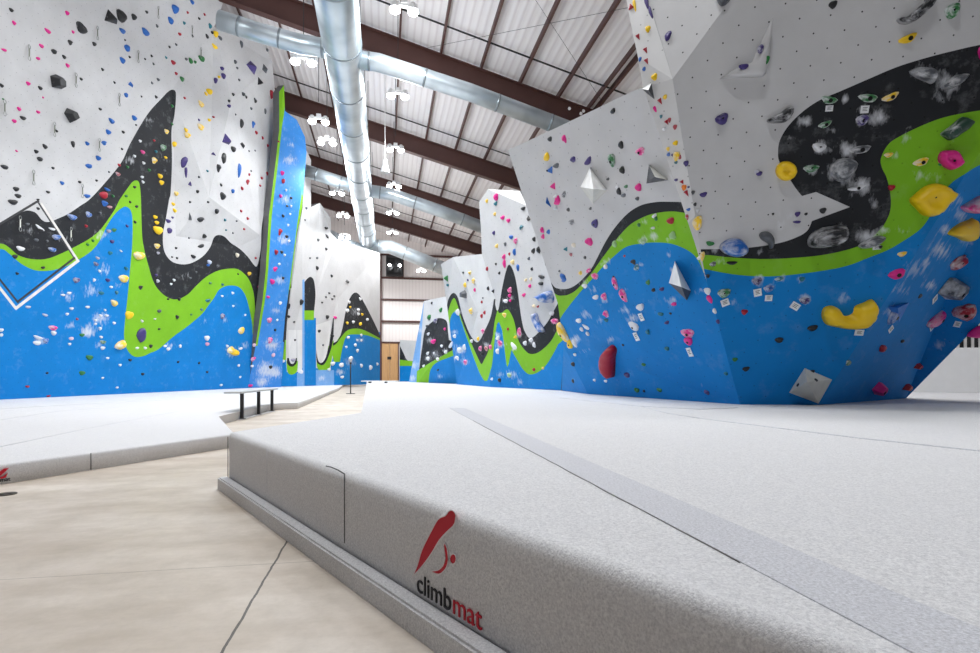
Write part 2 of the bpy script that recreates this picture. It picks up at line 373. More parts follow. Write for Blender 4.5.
# printed mark
red_m = plain('print_red', (196, 16, 44), .7); blk_m = plain('print_black', (30, 30, 34), .7); pale_m = plain('print_edge', (232, 226, 228), .8)
def decal(name, pts, off, m, parent, fn=on_face):
    bm = bmesh.new(); a = [fn(x, y, off) for x, y in pts]; b2 = [fn(x, y, off+.006) for x, y in pts]
    va = [bm.verts.new(p) for p in a]; vb = [bm.verts.new(p) for p in b2]; bm.faces.new(va); bm.faces.new(vb[::-1])
    for i in range(len(va)): bm.faces.new((va[i], va[(i+1) % len(va)], vb[(i+1) % len(va)], vb[i]))
    return obj(name, bm, m, parent)
def smooth_closed(pts, n=4):
    out = []; L = len(pts)
    for i in range(L):
        p0, p1, p2, p3 = pts[i-1], pts[i], pts[(i+1) % L], pts[(i+2) % L]
        if len(p1) > 2: p0 = p1
        if len(p2) > 2: p3 = p2
        straight = len(p1) > 2 and len(p2) > 2
        for k in range(1 if straight else n):
            t = k/n; t2, t3 = t*t, t*t*t
            out.append(tuple(.5*((2*p1[j])+(-p0[j]+p2[j])*t+(2*p0[j]-5*p1[j]+4*p2[j]-p3[j])*t2+(-p0[j]+3*p1[j]-3*p2[j]+p3[j])*t3) for j in (0, 1)))
    return out
def cr(l): return [(x/4.007+380, y/4.007+490)+tuple(r) for x, y, *r in l]
sw = [(130, 348, 1), (150, 300), (168, 240), (200, 175), (232, 118), (262, 102), (276, 84), (292, 82), (304, 100), (298, 138), (268, 168), (238, 202), (208, 252), (172, 302)]
lim = [(258, 208, 1), (270, 235), (274, 285), (262, 318), (235, 338), (198, 324, 1), (232, 320), (252, 302), (261, 270), (256, 228)]
dot = [(293+13*math.cos(t), 276+21*math.sin(t)) for t in [k*math.pi/6 for k in range(12)]]
def grow(l, d):
    cx_ = sum(p[0] for p in l)/len(l); out = []
    n = len(l)
    for i, p in enumerate(l):
        a, c = l[i-1], l[(i+1) % n]; tx, ty = c[0]-a[0], c[1]-a[1]; q = math.hypot(tx, ty) or 1
        out.append((p[0]+ty/q*d, p[1]-tx/q*d))
    return out
for nme, l in (('printed_figure', sw), ('printed_figure', lim), ('printed_figure', dot)):
    s = smooth_closed(cr(l)); ar = sum(s[i-1][0]*s[i][1]-s[i][0]*s[i-1][1] for i in range(len(s)))
    bm = bmesh.new(); tube(bm, [on_face(x, y, .8520) for x, y in s+s[:1]], .0021, 5); obj('printed_outline', bm, pale_m, nm_root)
    decal(nme, s, .8522, red_m, nm_root)
def text_on(txt, p0, xdir, height, mat, parent, name='printed_lettering', sx=1.0, out=.003):
    cu = bpy.data.curves.new('txt', 'FONT'); cu.body = txt; cu.size = height; cu.extrude = .0015; cu.space_character = 1.0
    t = bpy.data.objects.new('txt', cu); COL.objects.link(t)
    dg = bpy.context.evaluated_depsgraph_get(); me = bpy.data.meshes.new_from_object(t.evaluated_get(dg))
    wd = max(v.co.x for v in me.vertices)
    bpy.data.objects.remove(t)
    x = Vector((*xdir, 0)).normalized(); z = Vector((0, 0, 1)); n = x.cross(z)
    Mx = Matrix(((x.x*sx, 0, n.x, p0[0]), (x.y*sx, 0, n.y, p0[1]), (0, 1, 0, p0[2]), (0, 0, 0, 1)))
    me.transform(Mx); me.materials.clear(); me.materials.append(mat); me.name = name
    return link(name, me, parent), wd*sx
p0 = on_face(416.5, 590.5, .8515); p0.z = .092
o1, wd = text_on('climb', p0, dvec, .082, blk_m, nm_root, sx=1.10)
p1 = p0+Vector((*dvec, 0))*(wd+.006)
text_on('mat', p1, dvec, .082, red_m, nm_root, sx=1.10)

lt_root = empty('floor_mat', (0, 0, 0)); tag(lt_root, 'thin grey carpeted floor mat along the foot of the left wall', 'floor mat')
G = lambda x, y: Vector(xy(ground(x, y, LT)))
f0, f1 = G(0, 464.5), Vector((-2.615, 5.755)); fd = (f0-f1).normalized()
left_poly = [f1, G(217, 416.5), G(272, 403.7), G(298, 402.5), G(339, 387.5), G(345, 383.5), Vector((-9.3, 50)), Vector((-20, 50)), Vector((-20, 10)), f0+fd*6]
mat_slab('mat_body', left_poly[::-1], 0, LT, carpet_m, lt_root, .02)
for a in (((0, 447), (90, 428), (180, 411)), ((0, 420), (60, 411), (120, 407)), ((0, 409), (120, 402), (240, 397))):
    bm = bmesh.new(); tube(bm, [ground(x, y, LT) for x, y in a], .004, 5); obj('seam_line', bm, carpet_d, lt_root)
fdn = Vector((-fd.y, fd.x)); 
if fdn.dot(f0) > 0: fdn = -fdn
def on_left(px, py, off=0):
    t = (px-CX)/F; nn = -fdn; q = nn.dot(f0)-off; Y = q/(nn.x*t+nn.y); return Vector((t*Y, Y, CZ-(py-HY)/F*Y))
bm = bmesh.new(); tube(bm, [on_left(91, y, .002) for y in (453, 462, 470)], .003, 5); obj('stitched_seam', bm, thread_m, lt_root)
decal('printed_figure', [(-8, 480), (0, 471.5), (4, 468.5), (9, 468), (5, 472), (2, 474.5), (-2, 478)], .004, red_m, lt_root, on_left)
decal('printed_figure', [(0, 477), (4, 476), (8, 472.5), (6, 477.5), (1, 479)], .004, red_m, lt_root, on_left)
dl = -fd
p2 = on_left(12.5, 482, .004); wl = .16
text_on('climbmat', Vector((p2.x, p2.y, .018))-Vector((*dl, 0))*wl, dl, .04, blk_m, lt_root)
# floor plate
gp = ground(6, 494.5, 0); bm = bmesh.new(); tube(bm, [(0, 0, .0), (0, 0, .006)], .055, 20); tube(bm, [(0, 0, .006), (0, 0, .009)], .03, 16)
o = obj('floor_socket', bm, plain('socket_metal', (70, 64, 58), .4, .6)); o.location = gp; tag(o, 'small round dark metal floor socket set in the concrete at the left edge', 'floor socket')
# low white barrier and window beyond the prow
bm = bmesh.new(); pl_ = P(880, 374, 11.8); pr_ = P(1120, 374, 10.9)
d = (pr_-pl_).normalized(); nn = Vector((-d.y, d.x, 0))
a = [(pl_+nn*0), (pr_), (pr_+nn*.25), (pl_+nn*.25)]
prism(bm, [(p.x, p.y) for p in a], MT, 1.29); o = obj('barrier', bm, pwhite); tag(o, 'low white barrier panel seen under the overhanging blue prow at the right edge', 'barrier')
wn = empty('window_1', (0, 0, 0)); tag(wn, kind='structure')
wl_, wr_ = P(900, 374, 15.5), P(1120, 374, 14.4); d = (wr_-wl_).normalized(); nn = Vector((-d.y, d.x, 0))
def wquad(s0, s1, z0, z1, t0, t1):
    return [wl_+d*s0+nn*t0, wl_+d*s1+nn*t0, wl_+d*s1+nn*t1, wl_+d*s0+nn*t1]
Lw = (wr_-wl_).length
bm = bmesh.new(); prism(bm, [(p.x, p.y) for p in wquad(0, Lw, 0, 0, .04, .07)], 1.0, 2.6); obj('pane', bm, plain('dark_glass', (30, 32, 36), .15), wn)
bm = bmesh.new(); s = 0
while s < Lw: prism(bm, [(p.x, p.y) for p in wquad(s, s+.06, 0, 0, 0, .03)], 1.0, 2.6); s += .17
obj('mullions', bm, pwhite, wn)
bm = bmesh.new(); prism(bm, [(p.x, p.y) for p in wquad(-1, Lw+1, 0, 0, .1, .3)], 0, 5.0); tag(obj('wall_side', bm, pwhite), kind='structure')

# ------------------------------------------------------------------ climbing walls
def in_poly(x, y, poly):
    c = False; n = len(poly); j = n-1
    for i in range(n):
        xi, yi = poly[i][0], poly[i][1]; xj, yj = poly[j][0], poly[j][1]
        if (yi > y) != (yj > y) and x < (xj-xi)*(y-yi)/(yj-yi)+xi: c = not c
        j = i
    return c
WALLS = {}
class ClimbWall:
    def __init__(s, key, name, label, short, V, faces, base, paints, chalk=(), back=.3, facet_base={}):
        s.key, s.short, s.paints, s.base = key, short, [(m, smooth_closed(p, 5)) for m, p in paints], base
        s.V = V; s.tris = []
        for fi, f in enumerate(faces):
            for k in range(1, len(f)-1): s.tris.append((f[0], f[k], f[k+1], fi))
        s.fb = facet_base
        s.coef = []
        for a, b_, c, fi in s.tris:
            (x0, y0, Y0), (x1, y1, Y1), (x2, y2, Y2) = V[a], V[b_], V[c]
            det = (x1-x0)*(y2-y0)-(x2-x0)*(y1-y0)
            r0, r1, r2 = 1/Y0, 1/Y1, 1/Y2
            bb = ((r1-r0)*(y2-y0)-(r2-r0)*(y1-y0))/det; cc = ((x1-x0)*(r2-r0)-(x2-x0)*(r1-r0))/det
            s.coef.append((r0, bb, cc, x0, y0, det, (x1, y1), (x2, y2)))
        pts = []; edges = []
        def add_loop(l):
            q = []
            for a_, c_ in zip(l, list(l[1:])+[l[0]]):
                k_ = min(60, max(1, int(math.hypot(c_[0]-a_[0], c_[1]-a_[1])/6)))
                q.extend((a_[0]+(c_[0]-a_[0])*i/k_, a_[1]+(c_[1]-a_[1])*i/k_) for i in range(k_))
            l = q; b0 = len(pts); pts.extend(Vector(p[:2]) for p in l); n = len(l)
            edges.extend((b0+i, b0+(i+1) % n) for i in range(n))
        for a, b_, c, fi in s.tris: add_loop([V[a], V[b_], V[c]])
        for m, p in s.paints: add_loop(p)
        for (x, y, r, k) in chalk:
            if s.find(x, y)[1] < -.001: continue
            pts.append(Vector((x, y)))
            for rr in (.55, 1.0):
                for q in range(8): pts.append(Vector((x+r*rr*math.cos(q*math.pi/4+rr), y+r*rr*.8*math.sin(q*math.pi/4+rr))))
        vo, eo, fo, _, _, _ = delaunay_2d_cdt(pts, edges, [], 0, 1e-3)
        bm = bmesh.new(); uvl = bm.loops.layers.uv.new('plane'); cl = bm.verts.layers.float.new('chalk')
        bv = {}; mats = ['lit_blue', 'soft', 'grey', 'white', 'black', 'green', 'blue', 'pale', 'fwhite', 'fdark']
        def vert(i):
            if i not in bv:
                x, y = vo[i]; t = s.find(x, y)[0]; bv[i] = bm.verts.new(P(x, y, 1/s.inv(t, x, y)))
                ch = 0
                for (qx, qy, r, k) in chalk:
                    dd = math.hypot((x-qx)/r, (y-qy)/(r*.8))
                    if dd < 1: ch = max(ch, k*(1-dd))
                bv[i][cl] = ch
            return bv[i]
        nsum = Vector(); s.norm = {}
        for f in fo:
            gx = sum(vo[i][0] for i in f)/3; gy = sum(vo[i][1] for i in f)/3
            t, q = s.find(gx, gy)
            if q < -1e-4: continue
            try: bf = bm.faces.new([vert(i) for i in f])
            except ValueError: continue
            bf.material_index = mats.index(s.zone(gx, gy, t)); bf.normal_update()
            n = s.normal(t)
            if bf.normal.dot(n) < 0: bf.normal_flip()
            e1 = Vector((0, 0, 1)).cross(n).normalized(); e2 = n.cross(e1)
            for lp in bf.loops: lp[uvl].uv = (lp.vert.co.dot(e1), lp.vert.co.dot(e2))
            nsum += n*bf.calc_area()
        nsum.z = 0; nsum.normalize(); off = -nsum*back
        be = [e for e in bm.edges if len(e.link_faces) == 1]
        mp_ = {}
        for e in be:
            for v in e.verts:
                if v not in mp_: mp_[v] = bm.verts.new(v.co+off)
        for e in be:
            lf = e.link_faces[0]; va, vb = e.verts
            for lp in lf.loops:
                if lp.edge == e: va, vb = lp.vert, lp.link_loop_next.vert
            f = bm.faces.new((vb, va, mp_[va], mp_[vb])); f.material_index = 10
        bm.verts.ensure_lookup_table()
        me = bpy.data.meshes.new(name); bm.to_mesh(me); bm.free()
        for k in mats: me.materials.append(M_[k])
        me.materials.append(ply)
        s.obj = link(name, me); tag(s.obj, label, 'climbing wall', 'painted climbing walls')
        WALLS[key] = s
    def inv(s, t, x, y): r0, b, c, x0, y0 = s.coef[t][:5]; return r0+b*(x-x0)+c*(y-y0)
    def find(s, x, y):
        best = (0, -1e9)
        for t, (r0, b, c, x0, y0, det, p1, p2) in enumerate(s.coef):
            u = ((x-x0)*(p2[1]-y0)-(p2[0]-x0)*(y-y0))/det; v = ((p1[0]-x0)*(y-y0)-(x-x0)*(p1[1]-y0))/det
            q = min(u, v, 1-u-v)
            if q > best[1]: best = (t, q)
        return best
    def normal(s, t):
        if t not in s.norm:
            a, b_, c, _ = s.tris[t]; pa, pb, pc = [P(*s.V[i]) for i in (a, b_, c)]
            n = (pb-pa).cross(pc-pa).normalized()
            if n.dot(CAM-pa) < 0: n = -n
            s.norm[t] = n
        return s.norm[t]
    def zone(s, x, y, t=None):
        z = s.base
        if t is None: t = s.find(x, y)[0]
        z = s.fb.get(s.tris[t][3], s.base)
        for m, p in s.paints:
            if in_poly(x, y, p): z = m
        return z
    def at(s, x, y):
        t, q = s.find(x, y); return P(x, y, 1/s.inv(t, x, y)), s.normal(t)
def plane_Y(a, b_, c, x, y):
    (x0, y0, Y0), (x1, y1, Y1), (x2, y2, Y2) = a, b_, c
    det = (x1-x0)*(y2-y0)-(x2-x0)*(y1-y0); r0, r1, r2 = 1/Y0, 1/Y1, 1/Y2
    bb = ((r1-r0)*(y2-y0)-(r2-r0)*(y1-y0))/det; cc = ((x1-x0)*(r2-r0)-(x2-x0)*(r1-r0))/det
    return 1/(r0+bb*(x-x0)+cc*(y-y0))
def mY(y): return F*(CZ-MT)/(y-HY)
def lY(y): return F*(CZ-LT)/(y-HY)
exec_order = []

# --- left lead wall
def M1(x, y, k=1.0): return (x, y, k/(.0746-.0001363*x-1.5e-5*(y-399.6)))
V = [M1(-190, 408.5), M1(-190, -170), M1(236, -170), M1(228, -20), M1(220, 14), M1(214, 27), M1(266, 44), M1(272, 62), M1(276, 110), M1(279, 129, .995),
     M1(274, 173), M1(268.7, 215), M1(265, 273), M1(255.5, 346), M1(248, 388.2),
     M1(231, 102, .962), M1(209, 197, .965), M1(261, 236, .982), M1(239, 247, 1.0), M1(172, 90, 1.0), M1(176, 236, 1.0), M1(206, 202, .966)]
V[0] = (-190, 408.5, lY(408.5)); 
faces = [(0, 1, 2, 3, 4, 5, 19), (0, 19, 20, 14), (5, 15, 16, 19), (19, 16, 20), (5, 6, 7, 15), (7, 8, 9, 10, 15), (10, 11, 17, 15), (15, 17, 16), (16, 17, 18), (16, 18, 20), (20, 18, 14), (17, 12, 18), (17, 11, 12), (12, 13, 18), (13, 14, 18)]
faces[0] = (0, 1, 2, 19); faces.insert(1, (2, 3, 4, 5, 19))
EXT = -230
blk = [(EXT, 250, 1), (-60, 244), (-20, 231), (0, 223), (20, 213), (28, 210.5), (36, 213), (41, 219), (46, 222), (52, 221), (57, 219), (68, 214), (80, 206), (90, 199), (104, 184), (121, 163), (130, 144), (141, 124.5), (150, 111), (161, 99), (169, 91), (174, 90), (176, 95), (174.5, 115), (171.5, 131), (172, 161), (170.7, 192), (169, 200), (166, 218), (163, 234), (164, 250), (170, 260), (179, 264), (190, 263.5), (202, 257), (210, 247.5), (214, 237.5), (219, 235), (225, 237), (231, 243), (240, 249), (248, 257), (254, 265), (257, 266), (259.5, 257), (261, 246), (262, 225), (268, 190, 1), (280, 190, 1), (275, 425, 1), (EXT, 425, 1)]
grn = [(EXT, 262, 1), (-60, 256), (-25, 246), (0, 243.6), (9, 247.5), (18, 255), (31, 259), (46, 259), (61, 253.6), (76.5, 246), (89, 239), (99.5, 230.6), (107, 221), (115, 209), (119.5, 200), (127, 189), (133, 181.5), (138, 181), (140, 187), (141, 200), (141.6, 223), (143, 243), (148.5, 266), (154.6, 284), (164, 295), (175, 299.5), (187, 295), (196, 286), (206.6, 276.6), (219, 270.4), (232.7, 268.5), (240, 270.4), (248, 278), (252.6, 289), (254.5, 300), (255.6, 318), (257, 340, 1), (257, 420, 1), (EXT, 420, 1)]
blu = [(EXT, 268, 1), (-60, 262), (-25, 252), (0, 249), (9, 253.6), (20, 263), (31, 269), (40, 271), (52, 270.4), (67, 266), (80, 259), (92, 250.5), (99.5, 241), (107, 226), (115, 214), (122.5, 207.6), (127, 207), (131, 211.5), (132.5, 223), (132, 246), (130, 269), (128, 292), (125, 320), (124, 335), (125.6, 346), (130, 353.6), (136, 357), (144, 356), (150, 353.2), (159, 349), (173, 337), (188, 326), (202, 314), (208, 306), (214, 298), (219, 290), (226.5, 286), (236, 286), (242, 290), (247, 300), (252, 323), (252.6, 334), (255, 344, 1), (262, 400, 1), (EXT, 430, 1)]
def bar(x0, y0, x1, y1, w):
    d_ = math.hypot(x1-x0, y1-y0); nx, ny = -(y1-y0)/d_*w/2, (x1-x0)/d_*w/2
    return [(x0+nx, y0+ny, 1), (x1+nx, y1+ny, 1), (x1-nx, y1-ny, 1), (x0-nx, y0-ny, 1)]
frame = [('fdark', bar(-40, 248, 39, 200.5, 2.4)), ('fdark', bar(38, 202, 74.5, 258, 1.8)), ('fwhite', bar(41, 203, 77.5, 260, 2.3)), ('fwhite', bar(79, 260, 15, 309, 3.0)),
         ('fdark', bar(75, 257.5, 18, 301.5, 2.2)), ('fwhite', bar(16, 308.5, -30, 250, 2.8)), ('fdark', bar(18.5, 303, -26, 247, 2.0))]
rnd = random.Random(11)
def mk_chalk(spec): return [tuple(float(v) for v in s_.split()) for s_ in spec.strip().split(';') if s_.strip()]
chL = mk_chalk("130 160 14 .55;150 120 12 .5;100 235 14 .6;105 270 16 .6;92 290 18 .6;68 297 14 .6;100 318 18 .7;88 332 14 .9;40 341 10 .8;62 240 14 .5;30 230 14 .45;165 160 14 .4;185 275 16 .4;100 345 10 .6;232 352 12 .8;170 346 10 .6;55 290 14 .4;70 325 12 .6;118 285 10 .5;205 320 18 .35;245 345 10 .6;225 320 10 .5")
L1 = ClimbWall('L1', 'climbing_wall', 'tall grey lead wall on the left with black, green and blue painted waves', 'left lead wall', V, faces, 'soft',
               [('black', blk), ('green', grn), ('blue', blu)]+frame, chL, .35)
# --- leaning blue panel
def Pn(x, y, k=0):
    t = (x-248)/(306-248); return (x, y, 24.6+1.9*t-.0035*(388-y)*0+k)
V = [(248, 387.9, 24.55), (255.5, 346, 24.3), (262.5, 300, 24.1), (265.5, 273, 24.0), (269, 215, 23.7), (274.3, 173, 23.6), (279.3, 129, 23.4), (279, 92, 23.3), (284, 85, 23.3), (285, 111, 23.5),
     (297, 120, 24.5), (305, 137, 25.2), (306.5, 152, 25.3), (302, 209, 25.6), (297, 232, 25.6), (287, 318, 26.0), (284, 342, 26.1), (281, 387, 26.5)]
faces = [(0, 1, 16, 17), (1, 2, 15, 16), (2, 3, 15), (3, 4, 14, 15), (4, 5, 13, 14), (5, 6, 12, 13), (6, 9, 10, 11, 12), (6, 7, 8, 9)]
lime = [(276, 80, 1), (286, 80, 1), (284.5, 111), (281.8, 129), (277, 173), (272, 215), (268, 273), (265, 300), (257.5, 346, 1), (250, 346, 1), (255, 300), (262, 215), (270, 129)]
limeR = [(302, 190, 1), (304, 205, 1), (299, 232, 1), (289, 300, 1), (287.5, 300, 1), (297, 225, 1), (300, 205, 1)]
drk = [(289, 290, 1), (291, 290, 1), (288, 318), (286, 342, 1), (283, 342, 1), (285, 318, 1)]
chP = mk_chalk("290 160 14 .7;286 200 14 .6;284 240 14 .7;280 280 12 .7;276 310 12 .6;272 345 16 .8;266 370 18 .95;262 382 12 .9;275 372 14 .9;292 145 8 .6")
ClimbWall('P', 'climbing_wall', 'narrow leaning blue climbing panel with lime edge, right of the tall lead wall', 'leaning blue panel', V, faces, 'lit_blue',
          [('green', lime), ('green', limeR), ('black', drk)], chP, .3)
# --- far left tower
V = [(280, 386.6, 27.0), (284.5, 342, 27.0), (287.5, 318, 27), (292, 270, 27), (297.5, 232, 27), (302.5, 209, 27), (306.5, 150, 27), (311, 160, 28), (311, 207, 28), (320, 203, 29), (322, 213, 29.5), (331, 218, 30),
     (331, 233, 30.5), (337, 239, 31), (380, 253, 38), (380, 384.2, 37.5), (345, 384.9, 31.5), (316, 385.6, 29.4), (303, 386, 28.3), (302, 300, 28.0), (315, 300, 29.0), (337, 300, 31.2)]
faces = [(0, 1, 2, 19, 18), (2, 3, 4, 5, 19), (5, 6, 7, 8, 19), (18, 19, 20, 17), (19, 8, 9, 20), (9, 10, 11, 12, 20), (17, 20, 21, 16), (20, 12, 13, 21), (16, 21, 14, 15), (13, 14, 21)]
tp = [('blue', [(278, 360, 1), (286, 360, 1), (287, 372, 1), (299, 372, 1), (300, 368, 1), (303, 368, 1), (303, 318, 1), (316, 318, 1), (316, 368, 1), (330, 370, 1), (334, 352, 1), (340, 345, 1), (347, 332, 1), (382, 332, 1), (382, 390, 1), (278, 390, 1)]),
      ('green', [(281, 338, 1), (286, 338, 1), (286, 360, 1), (281, 360, 1)]), ('black', [(284, 312, 1), (287.5, 312, 1), (286, 340, 1), (283, 340, 1)]),
      ('green', [(286.5, 361, 1), (298, 361, 1), (297, 371), (293, 374.5), (289, 374), (287, 370, 1)]),
      ('black', [(287, 358, 1), (297, 358, 1), (296.5, 363), (293, 366.5), (289.5, 366), (287, 363, 1)]),
      ('white', [(288.3, 330, 1), (296.5, 330, 1), (296, 357), (292.5, 364), (289, 358)]),
      ('white', [(297, 330, 1), (302, 330, 1), (302, 386, 1), (298.5, 386, 1)]), ('pale', [(297, 373, 1), (303, 373, 1), (303, 387, 1), (297, 387, 1)]),
      ('pale', [(302.3, 280, 1), (304.5, 279, 1), (304.5, 387, 1), (302.3, 387, 1)]),
      ('black', [(304.5, 282, 1), (308, 278), (311, 277), (314, 281), (315.5, 295), (314, 312, 1), (304.5, 312, 1)]),
      ('green', [(304.3, 310.5, 1), (314, 310.5, 1), (314, 320, 1), (304.3, 320, 1)]),
      ('green', [(317, 355, 1), (330, 345, 1), (334, 340, 1), (331, 364), (326, 371), (320, 371), (317, 366)]),
      ('black', [(316.5, 350, 1), (325, 358, 1), (329, 346, 1), (333, 318, 1), (334, 318, 1), (333, 340), (329, 355), (324, 364.5), (318.5, 364), (316.5, 360)]),
      ('white', [(316, 325, 1), (331, 320, 1), (328.5, 345), (325.5, 358), (321, 363), (317.5, 358), (316, 340)]),
      ('pale', [(316, 370, 1), (334, 370, 1), (334, 387, 1), (316, 387, 1)]),
      ('green', [(331, 350, 1), (336, 342), (341, 335), (347, 329.5), (357, 328), (368, 331), (380.5, 338, 1), (380.5, 340.5, 1), (368, 335.7), (356, 334.5), (347, 336), (343, 346), (340, 362, 1), (334, 362, 1)]),
      ('black', [(333, 343, 1), (338, 340), (342, 330), (346, 310), (350, 298), (354, 293), (358, 293.5), (362, 299), (367, 308), (374, 322), (379.5, 334), (380.5, 338.5, 1), (366, 331), (357, 328.5), (348, 330), (342, 336), (337, 343), (333, 346, 1)])]
ClimbWall('L3', 'climbing_wall', 'far white climbing towers with a black and lime hump, before the end wall', 'far left towers', V, faces, 'soft', tp,
          mk_chalk("355 312 16 .5;360 340 12 .5;350 362 14 .6;340 372 10 .7;322 378 8 .7;334 290 10 .2"), .3)
# --- near right: bright rib, grey wave wall, prow
c0 = (740, 404.5, mY(404.5)); c1 = (819, 405.0, mY(405.0)); ar = (672.6, 79, 5.9); c2 = (906, 398.3, mY(398.3))
B0 = (588, 394, mY(394)); ap = (704.4, 272, plane_Y(c0, c1, ar, 704.4, 272))
W2p = lambda x, y: (x, y, plane_Y(c0, ap, B0, x, y))
F1p = lambda x, y: (x, y, plane_Y(c0, c1, ar, x, y))
e150 = F1p(980, 152); F2p = lambda x, y: (x, y, plane_Y(c1, c2, e150, x, y))
V = [W2p(740, 404.5), B0, (561.6, 390.6, mY(390.6)), W2p(563.5, 346), W2p(558, 304), W2p(543, 258), W2p(531, 221.6), W2p(519, 180), W2p(508, 150), W2p(560, 126), W2p(632, 91.5), W2p(643, 87), ap]
faces = [(0, 1, 3, 4, 12), (1, 2, 3), (4, 5, 12), (5, 6, 7, 8, 9, 12), (9, 10, 11, 12)]
V[3] = (563.5, 346, V[3][2]*1.02)
w2black = [(545, 262, 1), (548, 276), (553.6, 286), (558.5, 288.6), (566, 289), (573, 286.7), (580.6, 281), (588, 273), (593, 266), (597.7, 257), (606, 241), (615, 227.5), (627.5, 213.7), (641, 205.3), (656.6, 202), (672, 201.8), (681, 202, 1), (687, 214, 1), (700, 300, 1), (550, 330, 1)]
w2green = [(545, 286, 1), (556.7, 294.7), (563.4, 295.5), (568, 294.7), (575.7, 290.4), (585.5, 280), (593, 271), (603, 257), (612, 245), (620, 235), (630.5, 224.4), (644, 216.8), (656.6, 213), (672, 211.4), (685.7, 213, 1), (712, 300, 1), (550, 340, 1)]
w2blue = [(540, 345, 1), (558, 322), (563.4, 313.6), (573, 301), (583, 289), (594, 277), (602.6, 267), (613.7, 256.6), (626, 247), (641, 243.6), (656.6, 242.5), (672, 244), (687, 250), (696.4, 258), (703, 271, 1), (760, 420, 1), (540, 420, 1)]
chW2 = mk_chalk("645 222 12 .5;618 240 10 .5;606 262 10 .7;652 236 12 .7;643 240 10 .7;672 238 12 .6;668 255 10 .5;595 290 12 .6;604 300 12 .6;586 315 14 .6;600 320 14 .5;625 310 12 .6;633 318 12 .7;673 300 14 .6;674 270 10 .6;624 290 10 .6;585 350 18 .35;640 265 9 .6;700 290 10 .6;610 340 10 .6;620 388 60 .25;700 395 40 .22;575 340 12 .8;573 380 10 .4;650 300 12 .35;595 275 8 .7;560 290 8 .5;584 283 9 .6")
ClimbWall('W2', 'climbing_wall', 'big overhanging grey wall right of centre with a blue and green rising wave', 'grey wave wall', V, faces, 'soft',
          [('black', w2black), ('green', w2green), ('blue', w2blue)], chW2, .3)
# rib
RBp = lambda x, y: (x, y, plane_Y(ap, ar, W2p(643, 87), x, y)*(1+.0008*max(0, 70-y)))
V = [W2p(643, 87), RBp(638, 58), RBp(630, 20), RBp(624, -12), RBp(616, -60), RBp(630, -60), RBp(648, 0), ar, ap]
faces = [(8, 0, 7), (0, 1, 7), (1, 2, 6, 7), (2, 3, 6), (3, 4, 5, 6)]
ClimbWall('S', 'climbing_wall', 'narrow bright white rib crowded with small holds between wave wall and prow', 'white rib', V, faces, 'white',
          [('grey', [(697, 214, 1), (702, 240, 1), (705, 273, 1), (688, 223, 1)])], mk_chalk("684 200 10 .5"), .15)
# prow
V = [c0, c1, e150, F1p(1130, -90), F1p(770, -55), ar, c2, F2p(980, 215), (980, 323, 7.45), F2p(1130, 20), (1130, 200, 6.3), RBp(630, -60), RBp(648, 0)]
ex = F1p(1090, 18)
V.append(ex)  # 13
V.append(ap)
faces = [(1, 2, 5, 14, 0), (2, 3, 4, 5), (1, 6, 7, 2), (6, 8, 7), (2, 7, 9, 3), (7, 8, 10, 9), (5, 4, 11, 12)]
w1black = [(690, 249.3, 1), (705, 249.3), (720, 249), (746, 248), (776.6, 243.6), (795, 238), (807, 231), (812, 221, 1), (850, 207, 1), (816, 192, 1), (802, 196, 1), (797, 190), (791, 181), (780, 163), (778, 153), (780, 140), (788.6, 125.7), (803, 111.4), (820, 100), (840, 91.4), (868.6, 79), (897, 67), (925.7, 58), (954, 50.7), (985, 44), (1040, 36), (1140, 30, 1), (1140, 420, 1), (700, 420, 1)]
w1green = [(690, 254, 1), (707.7, 255), (730.6, 257.4), (761, 259), (792, 258), (822.5, 255), (850, 249), (866, 242), (880.5, 229), (886.7, 220), (890.5, 209), (890.5, 195), (886.7, 178), (882, 168), (881, 158), (888.6, 144), (901, 135.7), (920, 126.4), (940, 118.6), (961, 113.6), (990, 109), (1040, 102), (1140, 95, 1), (1140, 420, 1), (700, 420, 1)]
w1blue = [(690, 265, 1), (709, 270), (738, 275), (769, 276.5), (799.5, 274), (830, 269.6), (850, 265), (868, 258), (888, 250), (903.5, 241), (919, 230.4), (928, 219.7), (938, 202), (949.5, 185), (965, 174), (985, 163), (1040, 145), (1140, 125, 1), (1140, 430, 1), (690, 430, 1)]
chW1 = mk_chalk("805 122 15 .75;862 108 13 .6;845 100 14 .6;878 118 20 .75;860 122 12 .6;820 148 14 .8;848 150 22 .75;838 172 22 .85;812 170 14 .7;860 186 22 .85;830 130 14 .5;925 72 24 .7;950 84 24 .8;940 98 20 .5;790 138 12 .5;872 205 20 .5;838 232 26 .6;868 238 22 .8;884 230 10 .7;905 138 14 .6;912 128 12 .5;895 155 12 .5;955 140 18 .4;930 180 24 .5;920 175 16 .6;905 232 18 .45;955 200 20 .5;940 250 26 .65;960 215 24 .6;945 230 16 .6;915 270 24 .6;900 290 22 .5;930 285 18 .6;893 312 16 .7;940 345 16 .6;968 240 18 .7;925 262 16 .6;757 280 14 .8;769 288 12 .7;802 279 10 .6;780 278 12 .6;724 294 12 .6;735 303 14 .4;806 298 12 .8;840 300 20 .6;745 228 24 .3;790 215 24 .5;780 225 16 .5;720 262 16 .5;762 252 14 .5;745 110 30 .15;770 85 20 .2;740 195 30 .2;905 20 24 .2;715 250 12 .5")
ClimbWall('W1', 'climbing_wall', 'huge grey prow at the right leaning out over the mat, black, green and blue bands', 'near right prow', V, faces, 'grey',
          [('black', w1black), ('green', w1green), ('blue', w1blue)], chW1, .3)
